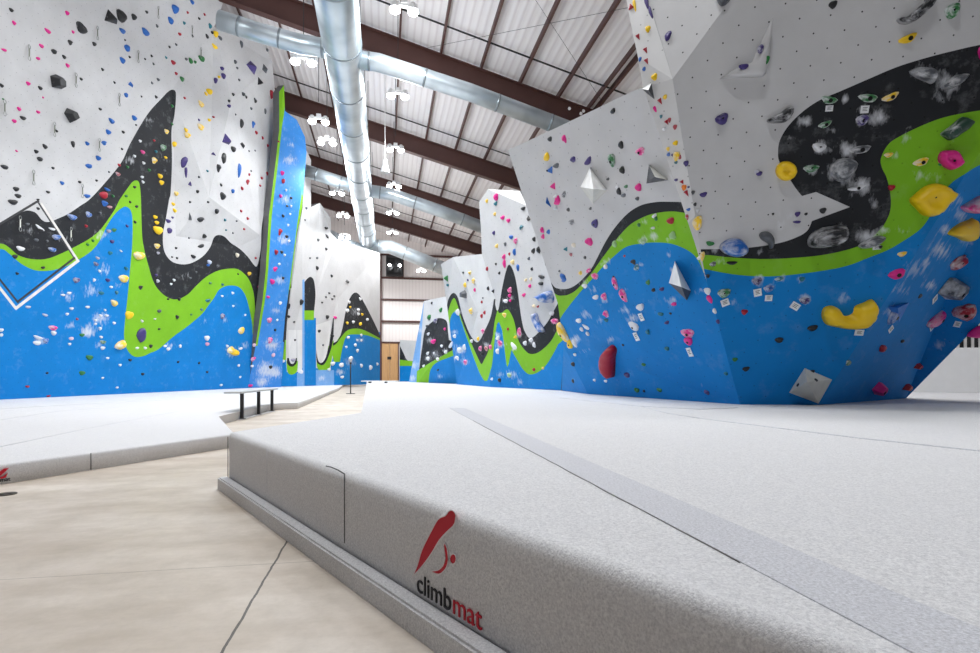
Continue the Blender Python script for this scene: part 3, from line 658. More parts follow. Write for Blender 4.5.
# --- W3, W4, W5, W6
A1 = (523, 388.5, mY(388.5)); A2 = (561, 390.5, mY(390.5)); A3 = (479, 202, 15.0)
W3p = lambda x, y: (x, y, plane_Y(A1, A2, A3, x, y))
V = [A1, A2, W3p(567, 300), W3p(548, 262), W3p(527, 206), (520, 191, 13.6), W3p(488, 189), A3, W3p(481, 230), W3p(482, 254), W3p(495.5, 299), (490, 387, mY(387)), W3p(506, 325)]
faces = [(0, 1, 2, 12), (2, 3, 12), (3, 4, 6, 9), (6, 7, 8, 9), (3, 9, 10, 12), (4, 5, 6), (0, 12, 10, 11)]
cbk = [(487, 315, 1), (491, 306), (494, 299, 1), (496.5, 310, 1), (498.6, 308.8), (502, 289), (506, 271), (509.6, 264.7), (514.5, 274.5), (518, 293), (520, 309), (522.4, 323.5), (525, 332), (530.4, 338.4), (539, 332), (547.5, 322), (553.6, 311), (558, 303, 1), (575, 300, 1), (575, 400, 1), (484, 400, 1)]
cgr = [(485, 365, 1), (487.5, 353), (492.5, 338), (494.5, 322), (497.5, 310, 1), (499, 313, 1), (502, 312.5), (507.7, 309.4), (513, 318), (515.7, 328), (517, 336), (520.6, 344.5), (528, 353), (535, 353.7), (542.6, 349.4), (551, 341), (557, 330, 1), (575, 322, 1), (575, 400, 1), (484, 400, 1)]
cbl = [(484, 382, 1), (488, 379), (492, 365), (494, 346.7), (496.7, 326), (499, 322, 1), (502, 330, 1), (504, 345), (506.5, 364.5), (508.3, 365), (510.5, 355), (511.4, 350, 1), (518, 361.6), (523, 369.5), (529, 374.3), (536.5, 373), (545, 366.5), (552.4, 355.5), (558, 344.5, 1), (575, 330, 1), (575, 400, 1), (484, 400, 1)]
cnt = [('black', cbk), ('green', cgr), ('blue', cbl)]
ClimbWall('W3', 'climbing_wall', 'grey climbing wall in the centre with a tall black spike and green hump', 'black spike wall', V, faces, 'soft',
          cnt, mk_chalk("511 298 8 .6;505 300 8 .6;500 345 10 .8;519 335 8 .7;532 342 10 .6;555 322 8 .8;498 335 8 .7;514 348 8 .7;512 375 14 .6;520 382 10 .6;530 300 10 .3;500 375 10 .5"), .3, {5: 'white'})
g0 = (457, 384.3, mY(384.3)); g1 = (490, 387, mY(387))
V = [g0, g1, (495.5, 299, W3p(495.5, 299)[2]+.05), (482, 254, W3p(482, 254)[2]+.05), (453, 257, 18.3), (441, 264, 19.2), (447, 305, 19.6), (478, 312, 17.1)]
faces = [(0, 1, 7, 6), (1, 2, 7), (2, 3, 4, 7), (4, 5, 6, 7)]
abk = [(444, 330, 1), (447, 305), (450, 296), (454, 293), (458, 298), (461, 310), (464, 320), (470, 334.5), (476, 342), (480, 340), (484.5, 331), (490.6, 317), (494, 299, 1), (500, 299, 1), (500, 400, 1), (440, 400, 1)]
agr = [(444, 340, 1), (447, 318), (450, 305), (454, 298), (457.5, 305), (460, 314), (463.6, 325), (471, 342.5), (478, 358), (481.4, 364), (484, 360), (487.5, 353), (492.5, 338), (494.5, 322), (500, 310, 1), (500, 400, 1), (440, 400, 1)]
abl = [(440, 350, 1), (448.5, 330), (450.5, 318), (454, 312), (458, 313), (462, 323.5), (468.5, 343), (478, 369), (483, 379), (485.5, 381), (488, 379), (492, 365, 1), (495, 400, 1), (440, 400, 1)]
ClimbWall('W4', 'climbing_wall', 'pale grey boulder with a white top facet over a painted V, left of the spike wall', 'V painted boulder', V, faces, 'soft',
          [('black', abk), ('green', agr), ('blue', abl)], mk_chalk("451 345 8 .8;461 350 10 .9;465 362 8 .8;455 358 8 .7;486 345 8 .7;483 331 8 .5;458 312 6 .9;455 332 8 .6"), .3, {2: 'white'})
V = [(418, 382.4, 25.3), (460, 384.0, 21.6), (455, 330, 21.0), (447, 296, 22.5), (424, 301, 25.0), (409, 382, 26.5), (417, 338, 26.0)]
faces = [(0, 1, 2, 3, 4), (0, 4, 6, 5)]
bbk = [(425, 330), (432, 322), (439, 318), (446.5, 321), (448, 331), (449, 340, 1), (462, 345, 1), (462, 352, 1), (449, 353), (436.7, 359), (428, 364), (419, 370, 1), (422, 348)]
bgr = [(417, 371, 1), (428, 364), (436.7, 359), (449, 352), (464, 344, 1), (464, 352, 1), (449, 357.5), (436.7, 362.6), (431, 369), (429, 378), (428, 390, 1), (416, 390, 1)]
bbl = [(428, 390, 1), (429, 378), (431, 369), (436.7, 362.6), (449, 357.5), (464, 352, 1), (464, 390, 1)]
ClimbWall('W5', 'climbing_wall', 'low pale boulder with a black patch, farthest of the row on the right side', 'low far boulder', V, faces, 'soft',
          [('black', bbk), ('green', bgr), ('blue', bbl)], mk_chalk("430 340 10 .6;436 355 12 .6;428 358 8 .7;445 350 8 .6;414 365 10 .8;420 330 10 .7;412 378 8 .8;440 376 10 .5;423 312 8 .4"), .3, {1: 'pale'})
V = [(399.5, 381.5, 34), (416, 381.6, 33), (419, 341, 33), (400, 340, 34)]
ClimbWall('W6', 'climbing_wall', 'small distant wall end with lime stripe beside the wooden doors', 'distant wall end', V, [(0, 1, 2, 3)], 'soft',
          [('black', [(399, 346), (403, 352), (407, 360), (412, 362, 1), (398, 362, 1)]), ('green', [(398, 359.5, 1), (420, 362, 1), (420, 366, 1), (398, 366, 1)]), ('blue', [(398, 366, 1), (422, 366, 1), (422, 384, 1), (398, 384, 1)])], (), .3)

# ------------------------------------------------------------------ ducts
def duct(name, pts, r, label, group, seams=1.5, n=24):
    root = empty(name, pts[0]); L0 = Vector(pts[0]); loc = [Vector(p)-L0 for p in pts]
    bm = bmesh.new(); tube(bm, loc, r, n); obj('pipe', bm, galv_m, root)
    for a, b_ in zip(loc[:-1], loc[1:]):
        L = (b_-a).length; k = max(1, int(L/seams))
        for i in range(k):
            p = a+(b_-a)*((i+.5)/k); d_ = (b_-a).normalized()*.03
            bm = bmesh.new(); tube(bm, [p-d_, p+d_], r*1.03, n); obj('joint_band', bm, galv_d, root)
    tag(root, label, 'air duct', group); return root
md = duct('air_duct', [BU(-1.15, 2, 9.75), BU(-1.15, 39.2, 9.75)], .53, 'long fat galvanised main air duct running down the hall under the roof', 'galvanised air ducts', 2.4, 28)
for v in (8, 12.9, 17, 21, 25, 29.1, 33, 37.2):
    for du in (-.42, .42):
        bm = bmesh.new(); h = roof_z(-1.15+du)-(9.75)
        tube(bm, [(0, 0, 0), (0, 0, h-.1)], .012, 6); o = obj('hanger_rod', bm, blacksteel, md)
        o.location = BU(-1.15+du, v, 9.75)-BU(-1.15, 2, 9.75)
def V3(px, py, v):                          # point seen at a pixel on the cross-plane v
    t = (px-CX)/F; Y = v/(ct-t*st); return P(px, py, Y)
duct('air_duct', [V3(360, 60, 16.2), V3(378, 62.5, 16.2), V3(470, 92.5, 16.3), V3(575, 132, 16.6)], .245, 'nearest galvanised branch duct, sloping right from the main duct to the wave wall', 'galvanised air ducts', 1.6)
duct('air_duct', [V3(345, 52, 16.2), V3(300, 44, 16.2), V3(260, 33, 16.2), V3(219, 20, 16.2)], .25, 'nearest galvanised branch duct on the left, ending at the tall lead wall', 'galvanised air ducts', 1.6)
duct('air_duct', [V3(370, 191, 28), V3(390, 194, 28), V3(440, 211, 28), V3(484, 228, 28.2)], .30, 'middle galvanised branch duct, sloping right from the main duct to the spike wall', 'galvanised air ducts', 2)
duct('air_duct', [V3(352, 186, 28), V3(330, 179, 28), V3(303.5, 170, 28)], .30, 'middle galvanised branch duct on the left, ending at the leaning blue panel', 'galvanised air ducts', 2)
duct('air_duct', [V3(366, 246, 39), V3(390, 247, 39), V3(420, 259, 39), V3(450, 271, 39)], .46, 'farthest fat galvanised branch duct, sloping right off the main duct end', 'galvanised air ducts', 2)
duct('air_duct', [V3(366, 250, 38.6), V3(345, 241, 38.6), V3(328, 232.5, 38.6)], .26, 'farthest thin galvanised branch duct, running left off the main duct end', 'galvanised air ducts', 2)
bm = bmesh.new(); q = V3(485.5, 247.5, 27.6)
tube(bm, [q+Vector((-.1, .0, .12)), q+Vector((.12, 0, 0)), q+Vector((.16, 0, -.18))], [.12, .2, .16], 12)
tag(obj('duct_end_cap', bm, blacksteel), 'black round fitting at the left edge of the black spike wall', 'duct fitting')

# ------------------------------------------------------------------ lamps
def make_lamp():
    root = empty('high_bay_lamp')
    bm = bmesh.new(); box(bm, (-.34, -.05, -.02), (.34, .05, .05)); box(bm, (-.08, -.07, .05), (.08, .07, .15)); obj('bracket', bm, pwhite, root)
    bm = bmesh.new(); tube(bm, [(0, 0, .15), (0, 0, 1.0)], .012, 6); obj('cord', bm, blacksteel, root)
    for s_ in (-1, 1):
        bm = bmesh.new(); tube(bm, [(s_*.23, 0, .10), (s_*.23, 0, -.02), (s_*.23, 0, -.1)], [.06, .10, .14], 14)
        h = obj('reflector', bm, pwhite, root)
        bm = bmesh.new(); bmesh.ops.create_uvsphere(bm, u_segments=12, v_segments=8, radius=.14, matrix=Matrix.Translation((s_*.23, 0, -.12)) @ Matrix.Scale(.7, 4, (0, 0, 1)))
        obj('bulb', bm, glow, h, smooth=True)
    return root
def copy_tree(o, parent=None):
    c = o.copy(); COL.objects.link(c); c.parent = parent
    for ch in list(o.children): copy_tree(ch, c)
    return c
ordn = ['nearest', 'second', 'third', 'fourth', 'fifth', 'sixth', 'seventh', 'eighth', 'ninth', 'tenth', 'eleventh', 'twelfth', 'thirteenth', 'fourteenth', 'fifteenth', 'sixteenth', 'seventeenth', 'eighteenth', 'nineteenth', 'twentieth']
lamp0 = make_lamp(); first = True
R_ = [(404, 6, 14.6), (398, 92.7, 19.1), (395.5, 147, 23.6), (394, 184, 28.2), (392.8, 211, 32.8), (392.4, 231, 37.3)]
L_ = [(303.5, 58, 17.0), (318.7, 118.5, 21.0), (327, 140, 23.0), (337, 191, 29.3), (343, 214, 33.5), (344.5, 236, 36.4)]
for side, lst in (('right', R_), ('left', L_)):
    for i, (x, y, v) in enumerate(lst):
        o = lamp0 if first else copy_tree(lamp0); first = False
        o.location = V3(x, y, v); o.rotation_euler = (0, 0, TH)
        # cord reaches the roof
        u = o.location.x*ct+o.location.y*st; L = roof_z(u)-.05-o.location.z
        for ch in o.children:
            if ch.name.startswith('cord'): ch.scale = (1, 1, L/1.0)
        w_ = 'nearest' if i == 0 else 'farthest' if i == 5 else ordn[i]
        tag(o, 'lit twin bulb high bay lamp, %s in the row just %s of the main duct' % (w_, side), 'ceiling lamp', 'high bay lamps')
for x, y, v, lb in ((363.5, 249, 40.5, 'lit twin bulb lamp just under the far end of the main duct'), (421, 269.6, 44, 'lit twin bulb lamp low under the farthest branch duct, near the end wall')):
    o = copy_tree(lamp0); o.location = V3(x, y, v); u = o.location.x*ct+o.location.y*st; L = roof_z(u)-.05-o.location.z
    for ch in o.children:
        if ch.name.startswith('cord'): ch.scale = (1, 1, L)
    tag(o, lb, 'ceiling lamp', 'high bay lamps')
bl = empty('bell_lamp', V3(385, 168, 24)); bm = bmesh.new(); tube(bm, [(0, 0, .35), (0, 0, .15), (0, 0, -.2)], [.07, .1, .2], 14, caps=False); obj('shade', bm, pwhite, bl)
bm = bmesh.new(); u = bl.location.x*ct+bl.location.y*st; tube(bm, [(0, 0, .3), (0, 0, roof_z(u)-bl.location.z-.05)], .015, 6); obj('cord', bm, pwhite, bl)
bm = bmesh.new(); bmesh.ops.create_uvsphere(bm, u_segments=10, v_segments=8, radius=.1); obj('bulb', bm, pwhite, bl)
tag(bl, 'white bell shaped hanging lamp between the two lamp rows', 'pendant lamp')
for k, (x, y) in enumerate(((569, 107.5), (580.5, 112.5), (583, 110))):
    bm = bmesh.new(); tube(bm, [(0, 0, 0), (.0, -.12, -.1)], [.03, .06], 10); o = obj('spot_lamp', bm, pwhite); o.location = V3(x, y, 20.75)
    tag(o, ['small white spot lamp clipped to the nearest visible roof beam, left of two others', 'small white spot lamp on the roof beam, lower of a close pair', 'small white spot lamp on the roof beam, upper of a close pair'][k], 'spot lamp', 'small spot lamps')

# ------------------------------------------------------------------ bench, stand
b1 = ground(242, 419.4, 0); b2 = ground(259.5, 415.0, 0); b3 = ground(272, 411.5, 0); bd = (b3-b1).normalized(); bn = Vector((bd.y, -bd.x, 0))
if bn.x > 0: bn = -bn
bench = empty('bench', b1); tag(bench, 'low narrow bench with three black posts on the concrete beside the floor mat', 'bench')
bm = bmesh.new(); Lb = (b3-b1).length
def bp(s, t, z): return tuple(bd*s+bn*t+Vector((0, 0, z)))
def obox(bm, s0, s1, t0, t1, z0, z1):
    vs = [bm.verts.new(bp(s_, t, z)) for s_ in (s0, s1) for t in (t0, t1) for z in (z0, z1)]
    for q in ((0,1,3,2),(4,6,7,5),(0,4,5,1),(2,3,7,6),(0,2,6,4),(1,5,7,3)): bm.faces.new([vs[i] for i in q])
obox(bm, -.28, Lb+.15, -.08, .20, .435, .465); bmesh.ops.bevel(bm, geom=bm.edges[:], offset=.006, segments=2, affect='EDGES'); obj('seat', bm, seat_m, bench)
for p in (b1, b2, b3):
    s_ = (p-b1).dot(bd); bm = bmesh.new(); obox(bm, s_-.025, s_+.025, -.025, .025, .012, .435); obox(bm, s_-.05, s_+.05, -.05, .05, .012, .02); obj('leg', bm, blacksteel, bench)
bm = bmesh.new(); obox(bm, -.1, Lb+.1, -.035, .035, 0, .012); obj('floor_rail', bm, seat_m, bench)
st_ = empty('barrier_post', ground(350.6, 393.8, 0)); tag(st_, 'thin dark free standing post on the concrete aisle far down the hall', 'post')
bm = bmesh.new(); tube(bm, [(0, 0, .02), (0, 0, 1.15)], .022, 8); obj('pole', bm, blacksteel, st_)
bm = bmesh.new(); tube(bm, [(0, 0, 0), (0, 0, .02)], .17, 18); obj('base', bm, blacksteel, st_)
bm = bmesh.new(); bmesh.ops.create_uvsphere(bm, u_segments=10, v_segments=6, radius=.04, matrix=Matrix.Translation((0, 0, 1.16))); obj('cap', bm, blacksteel, st_)
fb = empty('bench', P(380, 374, 23.5)-Vector((0, 0, CZ-MT))); bm = bmesh.new(); box(bm, (-.75, -.2, .065), (.75, .2, .1))
obj('seat', bm, pwhite, fb); tag(fb, 'small low white bench far away on the crash mat, before the wooden doors', 'bench')
for x in (-.42, .25):
    bm = bmesh.new(); box(bm, (x-.03, -.18, 0), (x+.03, .18, .065)); obj('leg', bm, blacksteel, fb)

# ------------------------------------------------------------------ climbing holds
def hold_mesh(kind, seed):
    r = random.Random(seed*7+len(kind)); bm = bmesh.new()
    if kind == 't':                                   # three-sided wedge
        a = [Vector((math.cos(t), math.sin(t), 0))*.56 for t in (math.pi/2+.1, math.pi*7/6, -math.pi/6)]
        ap_ = Vector((.05, -.05, .42)); vs = [bm.verts.new(v) for v in a]+[bm.verts.new(v*.12+ap_) for v in a]
        bm.faces.new(vs[:3]); bm.faces.new(vs[3:])
        for i in range(3): bm.faces.new((vs[i], vs[(i+1) % 3], vs[3+(i+1) % 3], vs[3+i]))
        bmesh.ops.bevel(bm, geom=bm.edges[:], offset=.03, segments=1, affect='EDGES')
        return bm, False
    if kind == 'q':                                   # faceted block
        a = [(-.5, -.3), (-.35, .42), (.2, .5), (.5, .1), (.3, -.48)]
        vs = [bm.verts.new((x, y, 0)) for x, y in a]; h = [bm.verts.new((x*.6+.03, y*.6, .5)) for x, y in a]
        bm.faces.new(vs); bm.faces.new(h)
        for i in range(5): bm.faces.new((vs[i], vs[(i+1) % 5], h[(i+1) % 5], h[i]))
        bmesh.ops.bevel(bm, geom=bm.edges[:], offset=.035, segments=1, affect='EDGES')
        return bm, False
    nr, ns = 6, 14; rings = []
    ph = [r.uniform(0, 6.28) for _ in range(5)]; am = [r.uniform(.02, .13) for _ in range(5)]
    for i in range(nr):
        f = i/nr; a = f*math.pi/2; row = []
        for k in range(ns):
            t = 2*math.pi*k/ns
            rad = .5*math.cos(a)**.75*(1+am[0]*math.sin(2*t+ph[0])+am[1]*math.sin(3*t+ph[1])+.5*am[2]*math.sin(5*t+ph[2]))
            z = .42*math.sin(a)*(1+.25*math.sin(t+ph[3])*math.cos(a))
            if kind == 'j' and f > .2:               # scooped jug: cut the upper side in
                z -= .22*max(0, math.sin(t))*math.sin(a*2); rad *= 1-.12*max(0, math.sin(t))
            if kind == 's': z *= .62
            if kind == 'c': z *= .8 if math.sin(t) > 0 else .35
            row.append(bm.verts.new((rad*math.cos(t), rad*math.sin(t), z)))
        rings.append(row)
    top = bm.verts.new((0, .0, .40 if kind != 's' else .26))
    if kind == 'j': top.co.z = .30
    for i in range(nr-1):
        for k in range(ns): bm.faces.new((rings[i][k], rings[i][(k+1) % ns], rings[i+1][(k+1) % ns], rings[i+1][k]))
    for k in range(ns): bm.faces.new((rings[-1][k], rings[-1][(k+1) % ns], top))
    bm.faces.new(rings[0][::-1])
    return bm, True
LIB = {}
def lib(kind, seed, mat):
    k = (kind, seed, mat)
    if k not in LIB:
        bm, sm = hold_mesh(kind, seed); bmesh.ops.recalc_face_normals(bm, faces=bm.faces)
        for f in bm.faces: f.smooth = sm
        me = bpy.data.meshes.new('climbing_hold'); bm.to_mesh(me); bm.free(); me.materials.append(HM[mat]); LIB[k] = me
    return LIB[k]
bm = bmesh.new(); tube(bm, [(0, 0, -.04), (0, 0, .03)], .07, 8); bolt_me = bpy.data.meshes.new('bolt'); bm.to_mesh(bolt_me); bm.free(); bolt_me.materials.append(bolt_m)
def frame_of(n):
    e1 = Vector((0, 0, 1)).cross(n).normalized(); return e1, n.cross(e1)
# x y w h colour[~] [kind] [tilt]
HOLDS = {}
HOLDS['L1'] = """11 10 4 4 K;14 23 4 4 P;67 13 4 4 P;47.5 31 6 4 P;73 32 3 3 P;81 28 11 10 K;121 16 10 13 K s -20;110 18 16 15 K t 20;133.5 17 5 6 K;146.5 12 3 3 K;122.5 31 7 5 B;145 32 8 6 B;4 50 5 3 P;41.5 46 5 4 P;70 42.5 5 5 K;53.7 51.5 5 5 K;64 57 4 4 K;94 44 4 4 K;38 58.5 4 3 P;67.5 65.5 4 4 P;125 40 2 2 K;127 48 6 7 B;122.5 60.5 6 6 B;129.5 57 2.5 2.5 K;145 59 2 2 K;102.5 69.5 3 3 K;56 82 13 15 K q 30;81 79 3 3 K;114.5 82.5 2.5 2.5 K;28 83.5 4 4 P;40 88 4 4 K;1.5 85.5 4 4 K;130.5 84.5 6 6 B t;126 95 4 5 B;141.5 96.5 2 2 K;43 97.5 2 2 P;3 99 2 2 G;19 109 4 4 P;38 112 4 3 P;14 121 4 4 P;23 118 6 4 K;70 115.5 11 15 K q 60;100 109 3 3 K;111.5 121 6 5 B;134 118 5 5 B;136 125 2 2 K;56.5 131 3 3 K;108 132 5 5 B;123 132 3 3 K;45 146.5 5 5 K;36 151.5 4 4 K;39.5 159 5 5 K;73 144 4 7 K s 15;87 143.5 4 4 B;104 143 5 5 B;122 149 2.5 2.5 K;16.5 151 3 2 P;4.5 167 7 5 K;53 168 3 3 K;98 158 5 5 B;88.5 166 6 5 B;109 172 2 2 K;96.5 180.5 2.5 2.5 K;79.5 182 3 3 K;62 183 4 4 B;16 189 6 5 K;18 196 6 5 K;48 192 4 3 K;87 196 6 4 B;38 199.5 3 2 K;118 174 5 4 R~;107 189.5 6 3 B;103.5 195 8 8 R s;113 196 3 3 G;140 141 3 3 W;142.5 152 4 4 P~;134.5 156 3 3 W;143.5 163 3 3 W;119 165 3 3 R;127.5 167 3 3 G;149 170 3 3 G;142 177 3 3 W;143 182 3 3 W;134.5 187 3 3 K;126 196 3 3 G;13 202 9 6 K s 10;104.5 203.5 6 6 B;109.5 207 5 3 R~;72 217 9 6 B~;88.5 214.5 6 6 B~;38 208.5 3 3 K;40 228 9 3.5 W s -20;40 230 6 3 K;52 229 6 3 W;27.5 224 4 3 D;56 237 8 6 B~;36 240 4 4 D;47 241 3 3 D;20.5 248.5 8 5 W~ s;52 249.5 7 5 B~;100 213 3 3 D;86 226 3 3 R;15 256.5 5 5 K;43 267.5 4 3 K;17 273.5 3 3 K;87.5 244.5 3 3 G;93 240.5 3 3 G;130 202 2.5 2.5 K;136.5 206.5 3 3 K;135 222 3 3 K;114 230 5 4 G;108.5 231 4 4 V~;112 241.5 4 4 V;110 253 4 4 T;97.5 258 4 3 V~;96 264 5 4 V~;138.5 255.5 11 9 Y~ j;123.5 278.5 9 9 Y~ s;126 268.5 4 4 T;76 280 6 6 V~;107.5 280 4 4 V;99.5 271 3 3 W;140.5 287.5 4 5 K;101 293 5 4 T;116.5 292.5 3 4 T;69 293 4 3 W;63 295 4 2.5 W;127 226 3 3 V;94 280 2.5 4 W;111 287 3 3 W;121 251 3 2 W;28 307 5 3 B~;45 315 5 3 B~;71.5 308.5 4 3 W;67 314 3 3 W;87.5 307 4 3 W;114 303 7 7 Y~ j;129 315 8 9 Y s;53 328 8 6 P~;53.5 333 5 5 W;38 337.5 9 3.5 W~;37 343 7 5 W~;46 341 5 6 B~;1 330 4 4 W;1 335 3 4 W;82 335 5 4 G;77 319 2.5 2.5 R;71 338.5 4 4 P~;69.5 344 3 3 W;100.5 315.5 3 3 W;106.5 315.5 3.5 3 W;105 310 2.5 2.5 W;95.5 320 3 2.5 W;95.5 324 2.5 2.5 W;100 328.5 3 4 W;114 323 3 3 W;101 337 3 3 W;103 342 6 4 G~;102.5 348 4 4 W;120 345 10 10 Y~ j 20;89.5 357.5 7 6 G s;82 373 6 5 G;107.5 358 3 2.5 W;120 365 3 3 W;102.5 378 2.5 2.5 W;117 387.5 2.5 2.5 W;130 360 3.5 3 K;142.5 374 3 3 K;47 373 2.5 2.5 K;27.5 386.5 4 2.5 R;48.5 396 4 2 R;141 335 8 17 V s 8;142 321 3 3 W;145 348 3 3 W;137 348 3 3 W;192 2 5 4 B;174.5 9 7 8 B;170.5 20.5 6 7 B;157 26 3 3 D;187.5 12.5 2.5 2.5 R;199 18.5 2.5 2.5 K;204.5 14.5 2.5 2.5 R;184 23 3 3 T;179.5 34 3.5 3 R;192.5 36 2.5 2.5 K;210 26 4 5 T;212 32.5 3 3 K;207 36.5 4 3.5 K;215.5 34 6 6 Y;220 38 5 4 D;214.5 46.5 7 4 Y;241 44 3 7 D;176 44.5 2.5 2.5 D;169.5 47 2.5 2.5 K;151.5 56 2.5 2.5 K;166 57.5 2.5 2.5 T;153.5 64 2.5 2.5 D;173 62.5 5 4 R t;186 59 3 3 D;190.5 61 5 5 G;195 62 3 3 G;201.5 58.5 7 6 G;182 79 5 5 G;176 73.5 3 3 R;158 79.5 3 3 D;152 83 2.5 2.5 D;235 62 3 4 D;237 68 2.5 2.5 D;250.5 67 12 13 V t;264 69 6 10 D t;222 68.5 4 4 V;223.5 76 5 6 V;215.5 80.5 4 6 V;219 77 3 3 Y;259 82 7 9 K t 30;239 80 2.5 2.5 D;209 91.5 6 6 Y;206 94 4 3 Y;233 94.5 3 3 K;243 94 4 4 K;246 97 3 3 K;262 42 4 3 K;267 50 3 3 D;271 94 4 9 R;156 97 3 3 K;184.5 98 2.5 2.5 R;254.5 99 2.5 2.5 K;229 101 3 3 K;229 106 4 3.5 V;201 104 7 6 Y~;255 101 3 4 K;251 108.5 2.5 3 D;265 111 2.5 6 D;235.5 114.5 2 2 D;213.5 117 3 2 R;199 120 2.5 2.5 V;209 120 3.5 3 Y;200.5 127 7 7 Y~;186 130 4 4 Y;187 135 7 6 Y~;174 144 5 6 Y;241.5 123.5 5 10 K s -15;253 124.5 4 7 B;256 132.5 3.5 3.5 R;262.5 138 3 3 R;225.5 140 10 13 V t 10;213.5 154 6 4 V t;233 149 6 6 K;242 145 7 6 K t;223.5 158 5 12 K s;218.5 168 5 9 K;239 170 4 15 B s 8;184 162 6 14 V s;186 172 3 12 V s 6;190 184 4.5 6 V t;197.5 191.5 3 4 K;221 185 3 3 K;222.5 196 7 8 K;247.5 182 3.5 6 R;242 188.5 3.5 3.5 R;249 174.5 2 3 R;260 185.5 2.5 2.5 R;267 173.5 3 4 R;267.5 145.5 2.5 3 R;232.5 191 3 5 B;207.5 171 2.5 2.5 T;199 177 2.5 2.5 D;255 150.5 2 2 D;249 151 2 2 D;251 171 2 2 D;261.5 178 3 3 R;176 193.5 5 5 Y~;172 106 3 3 G;172 124 2.5 2.5 G;166.5 131.5 5 5 Y~;162.5 147.5 5 7 G~;154 140.5 2.5 2.5 R;156 151.5 3 3 T;154 160.5 5 7 Y~;165.5 157.5 3 3 Y;160 176 5 5 Y;161.5 182.5 5 5 Y;164.5 170.5 2.5 2.5 D;158 230 10 9 Y s;155 217 4 4 Y;156.5 222.5 4 4 Y;157 246 6 6 Y~;158 253 3 3 V~;173 204 3.5 3.5 Y;174.5 210.5 4 4 Y;168 221 5 4 V;169 230.5 4 7 V;172.5 217.5 2.5 2.5 V;190 217.5 4 11 D t 10;200.5 219.5 7 6 K;216.5 211 4 6 K;190 202 2.5 2.5 K;208 202 2.5 2.5 K;225 220 3 3 T;226 230 2 2 T;236.5 221 2 2 D;241 211 3 3 R;247.5 218.5 3 3 R;244 229 2.5 2.5 R;233 233 2 2 D;204 236 4 5 K t;201 246 7 4 K s 20;189 238 2 2 D;176 248 2.5 2.5 K;193 256.5 5 4 K;177 258 2.5 2.5 K;172 257 2 2 K;209 262 4 5 B~;237 255 4 5 Y~;249 273.5 4 4 Y;208 265 3 3 B;156 275 3 3 V;157.5 281 3 4 V~;210 283 3 3 G;222.5 284.5 3 3 T;265 232 4 5 R;262.5 275 4 5 R;259 287.5 4 4 P;255.5 258 2.5 2.5 R;238 274 2 2 K;174 280 3 3 W;171 284 2.5 2.5 W;190 278 2.5 2.5 D;196 272 2.5 2.5 D;217.5 266 3 3 D;168 299 2.5 2.5 K;179 299 3 4 K;232.5 293 3 3 W;222 296 2.5 2.5 W;208 300.5 6 4 T;222 316 4 6 V~;241 330.5 7 8 Y~ s;207 338 6 6 W~;207 344 4 4 P~;230 350 7 8 Y~ j;234 352.5 8 8 Y q;227 346 3 3 W;240.5 348.5 4 3 W;238.5 365.5 3 3 W;240 377 2.5 2.5 W;221 385 3 2.5 W;180 346 2.5 4 W;168 349 3.5 4 W;165 346 3 3 W;177 317 3.5 4.5 K;150.5 346 3 4 K;159 329 2.5 2.5 K;201.5 309.5 3 3 T;191 314.5 2.5 2.5 G;159 311 3.5 4 D;155 319 2.5 2 W;233 306 2.5 2.5 W;245 315 2 2.5 W;199 363 2.5 2.5 K;178 362 2.5 2.5 K;207 372 2.5 2.5 K"""
HOLDS['P'] = """287 206 2.5 2.5 K;283 216 3 3.5 K;280 232 3.5 8 R;286.5 236.5 3 3.5 K;276 252 3.5 6 R;281.5 252 3 3.5 K;275 269 4 6 P;272 281.5 5 6 P;283 278 2.5 3 K;268 297 3.5 3 P;291 206 2 3 W;290 214 2 2.5 W;289 241 2.5 2.5 W;284.5 255 2.5 3 W;282 173 3.5 5 P;283 181 3 6 R;280.5 196 3 4 P;278.5 141.5 2 2 R;291 198 2.5 3 K;269 320 5 6 P~;280 303 3 4 W;277 320 2 3 W;275 330 2.5 3 K;269.5 340 4 7 P~;273 355 3 5 P~;270.5 367 3.5 4 K;253 359 5 5 P~;252 366 3 3 W;250 385.5 6 3 P;254 345 3 4 P~;279 264 2.5 3 W;286 190 2 3 W;288 225 2 3 W"""
HOLDS['L3'] = """347 281.5 6 4 K t;317 268 3 4 K;327 317 3 4 K;335 317.5 3 3 P;332 336 3 4 K;319 331 3 3 K;290.5 286 2 5 K;289 306 2.5 6 K;301 302 3 6 K;288.5 316.5 2.5 3 K;331.5 276 2.5 3 K;332 299 2 2 K;334 296 2 2 K;326 297 2 2 K;322 302.5 2 2 K;329 293 2 2 K;349 302 3 3 W;360 299 3 3 W;347 310.5 3 4 W;358 310 3.5 3.5 W;358 314 3 3 W;367 319.5 3.5 3 W;347 323 3 3 Y;353 322 3 3 W;360 324 3 3.5 Y;350 307 2.5 2.5 Y;362 314.5 2.5 2.5 Y;348 337.5 3 3 W;361 335 3 3 W;357 340 2.5 2.5 W;361 340.5 2.5 2.5 W;355 345 3 3.5 W;357 350.5 3 3.5 W;346 347 2.5 2.5 W;350.5 359 5 6 W~;332.5 363.5 4 4 W;341 365 3.5 5 W;361 365.5 3 4 W;370 367.5 3 5 W;342 377 3 3 W;329 369.5 3 3 W;377 364 2.5 3 W;301 372 3 4 W;293 360 4 3.5 V~;283 361 3 3 W;326 228 4 3 K;327 236.5 4.5 2.5 K;326 249 2.5 3 K;306 208 2 3 D;305 220 2 2 D;318 240 2 3 D;317 258 2 2.5 D;323 345 2 2 D;295 340 2 2 K;294 322 2 2 K;310 258 2 2 D"""
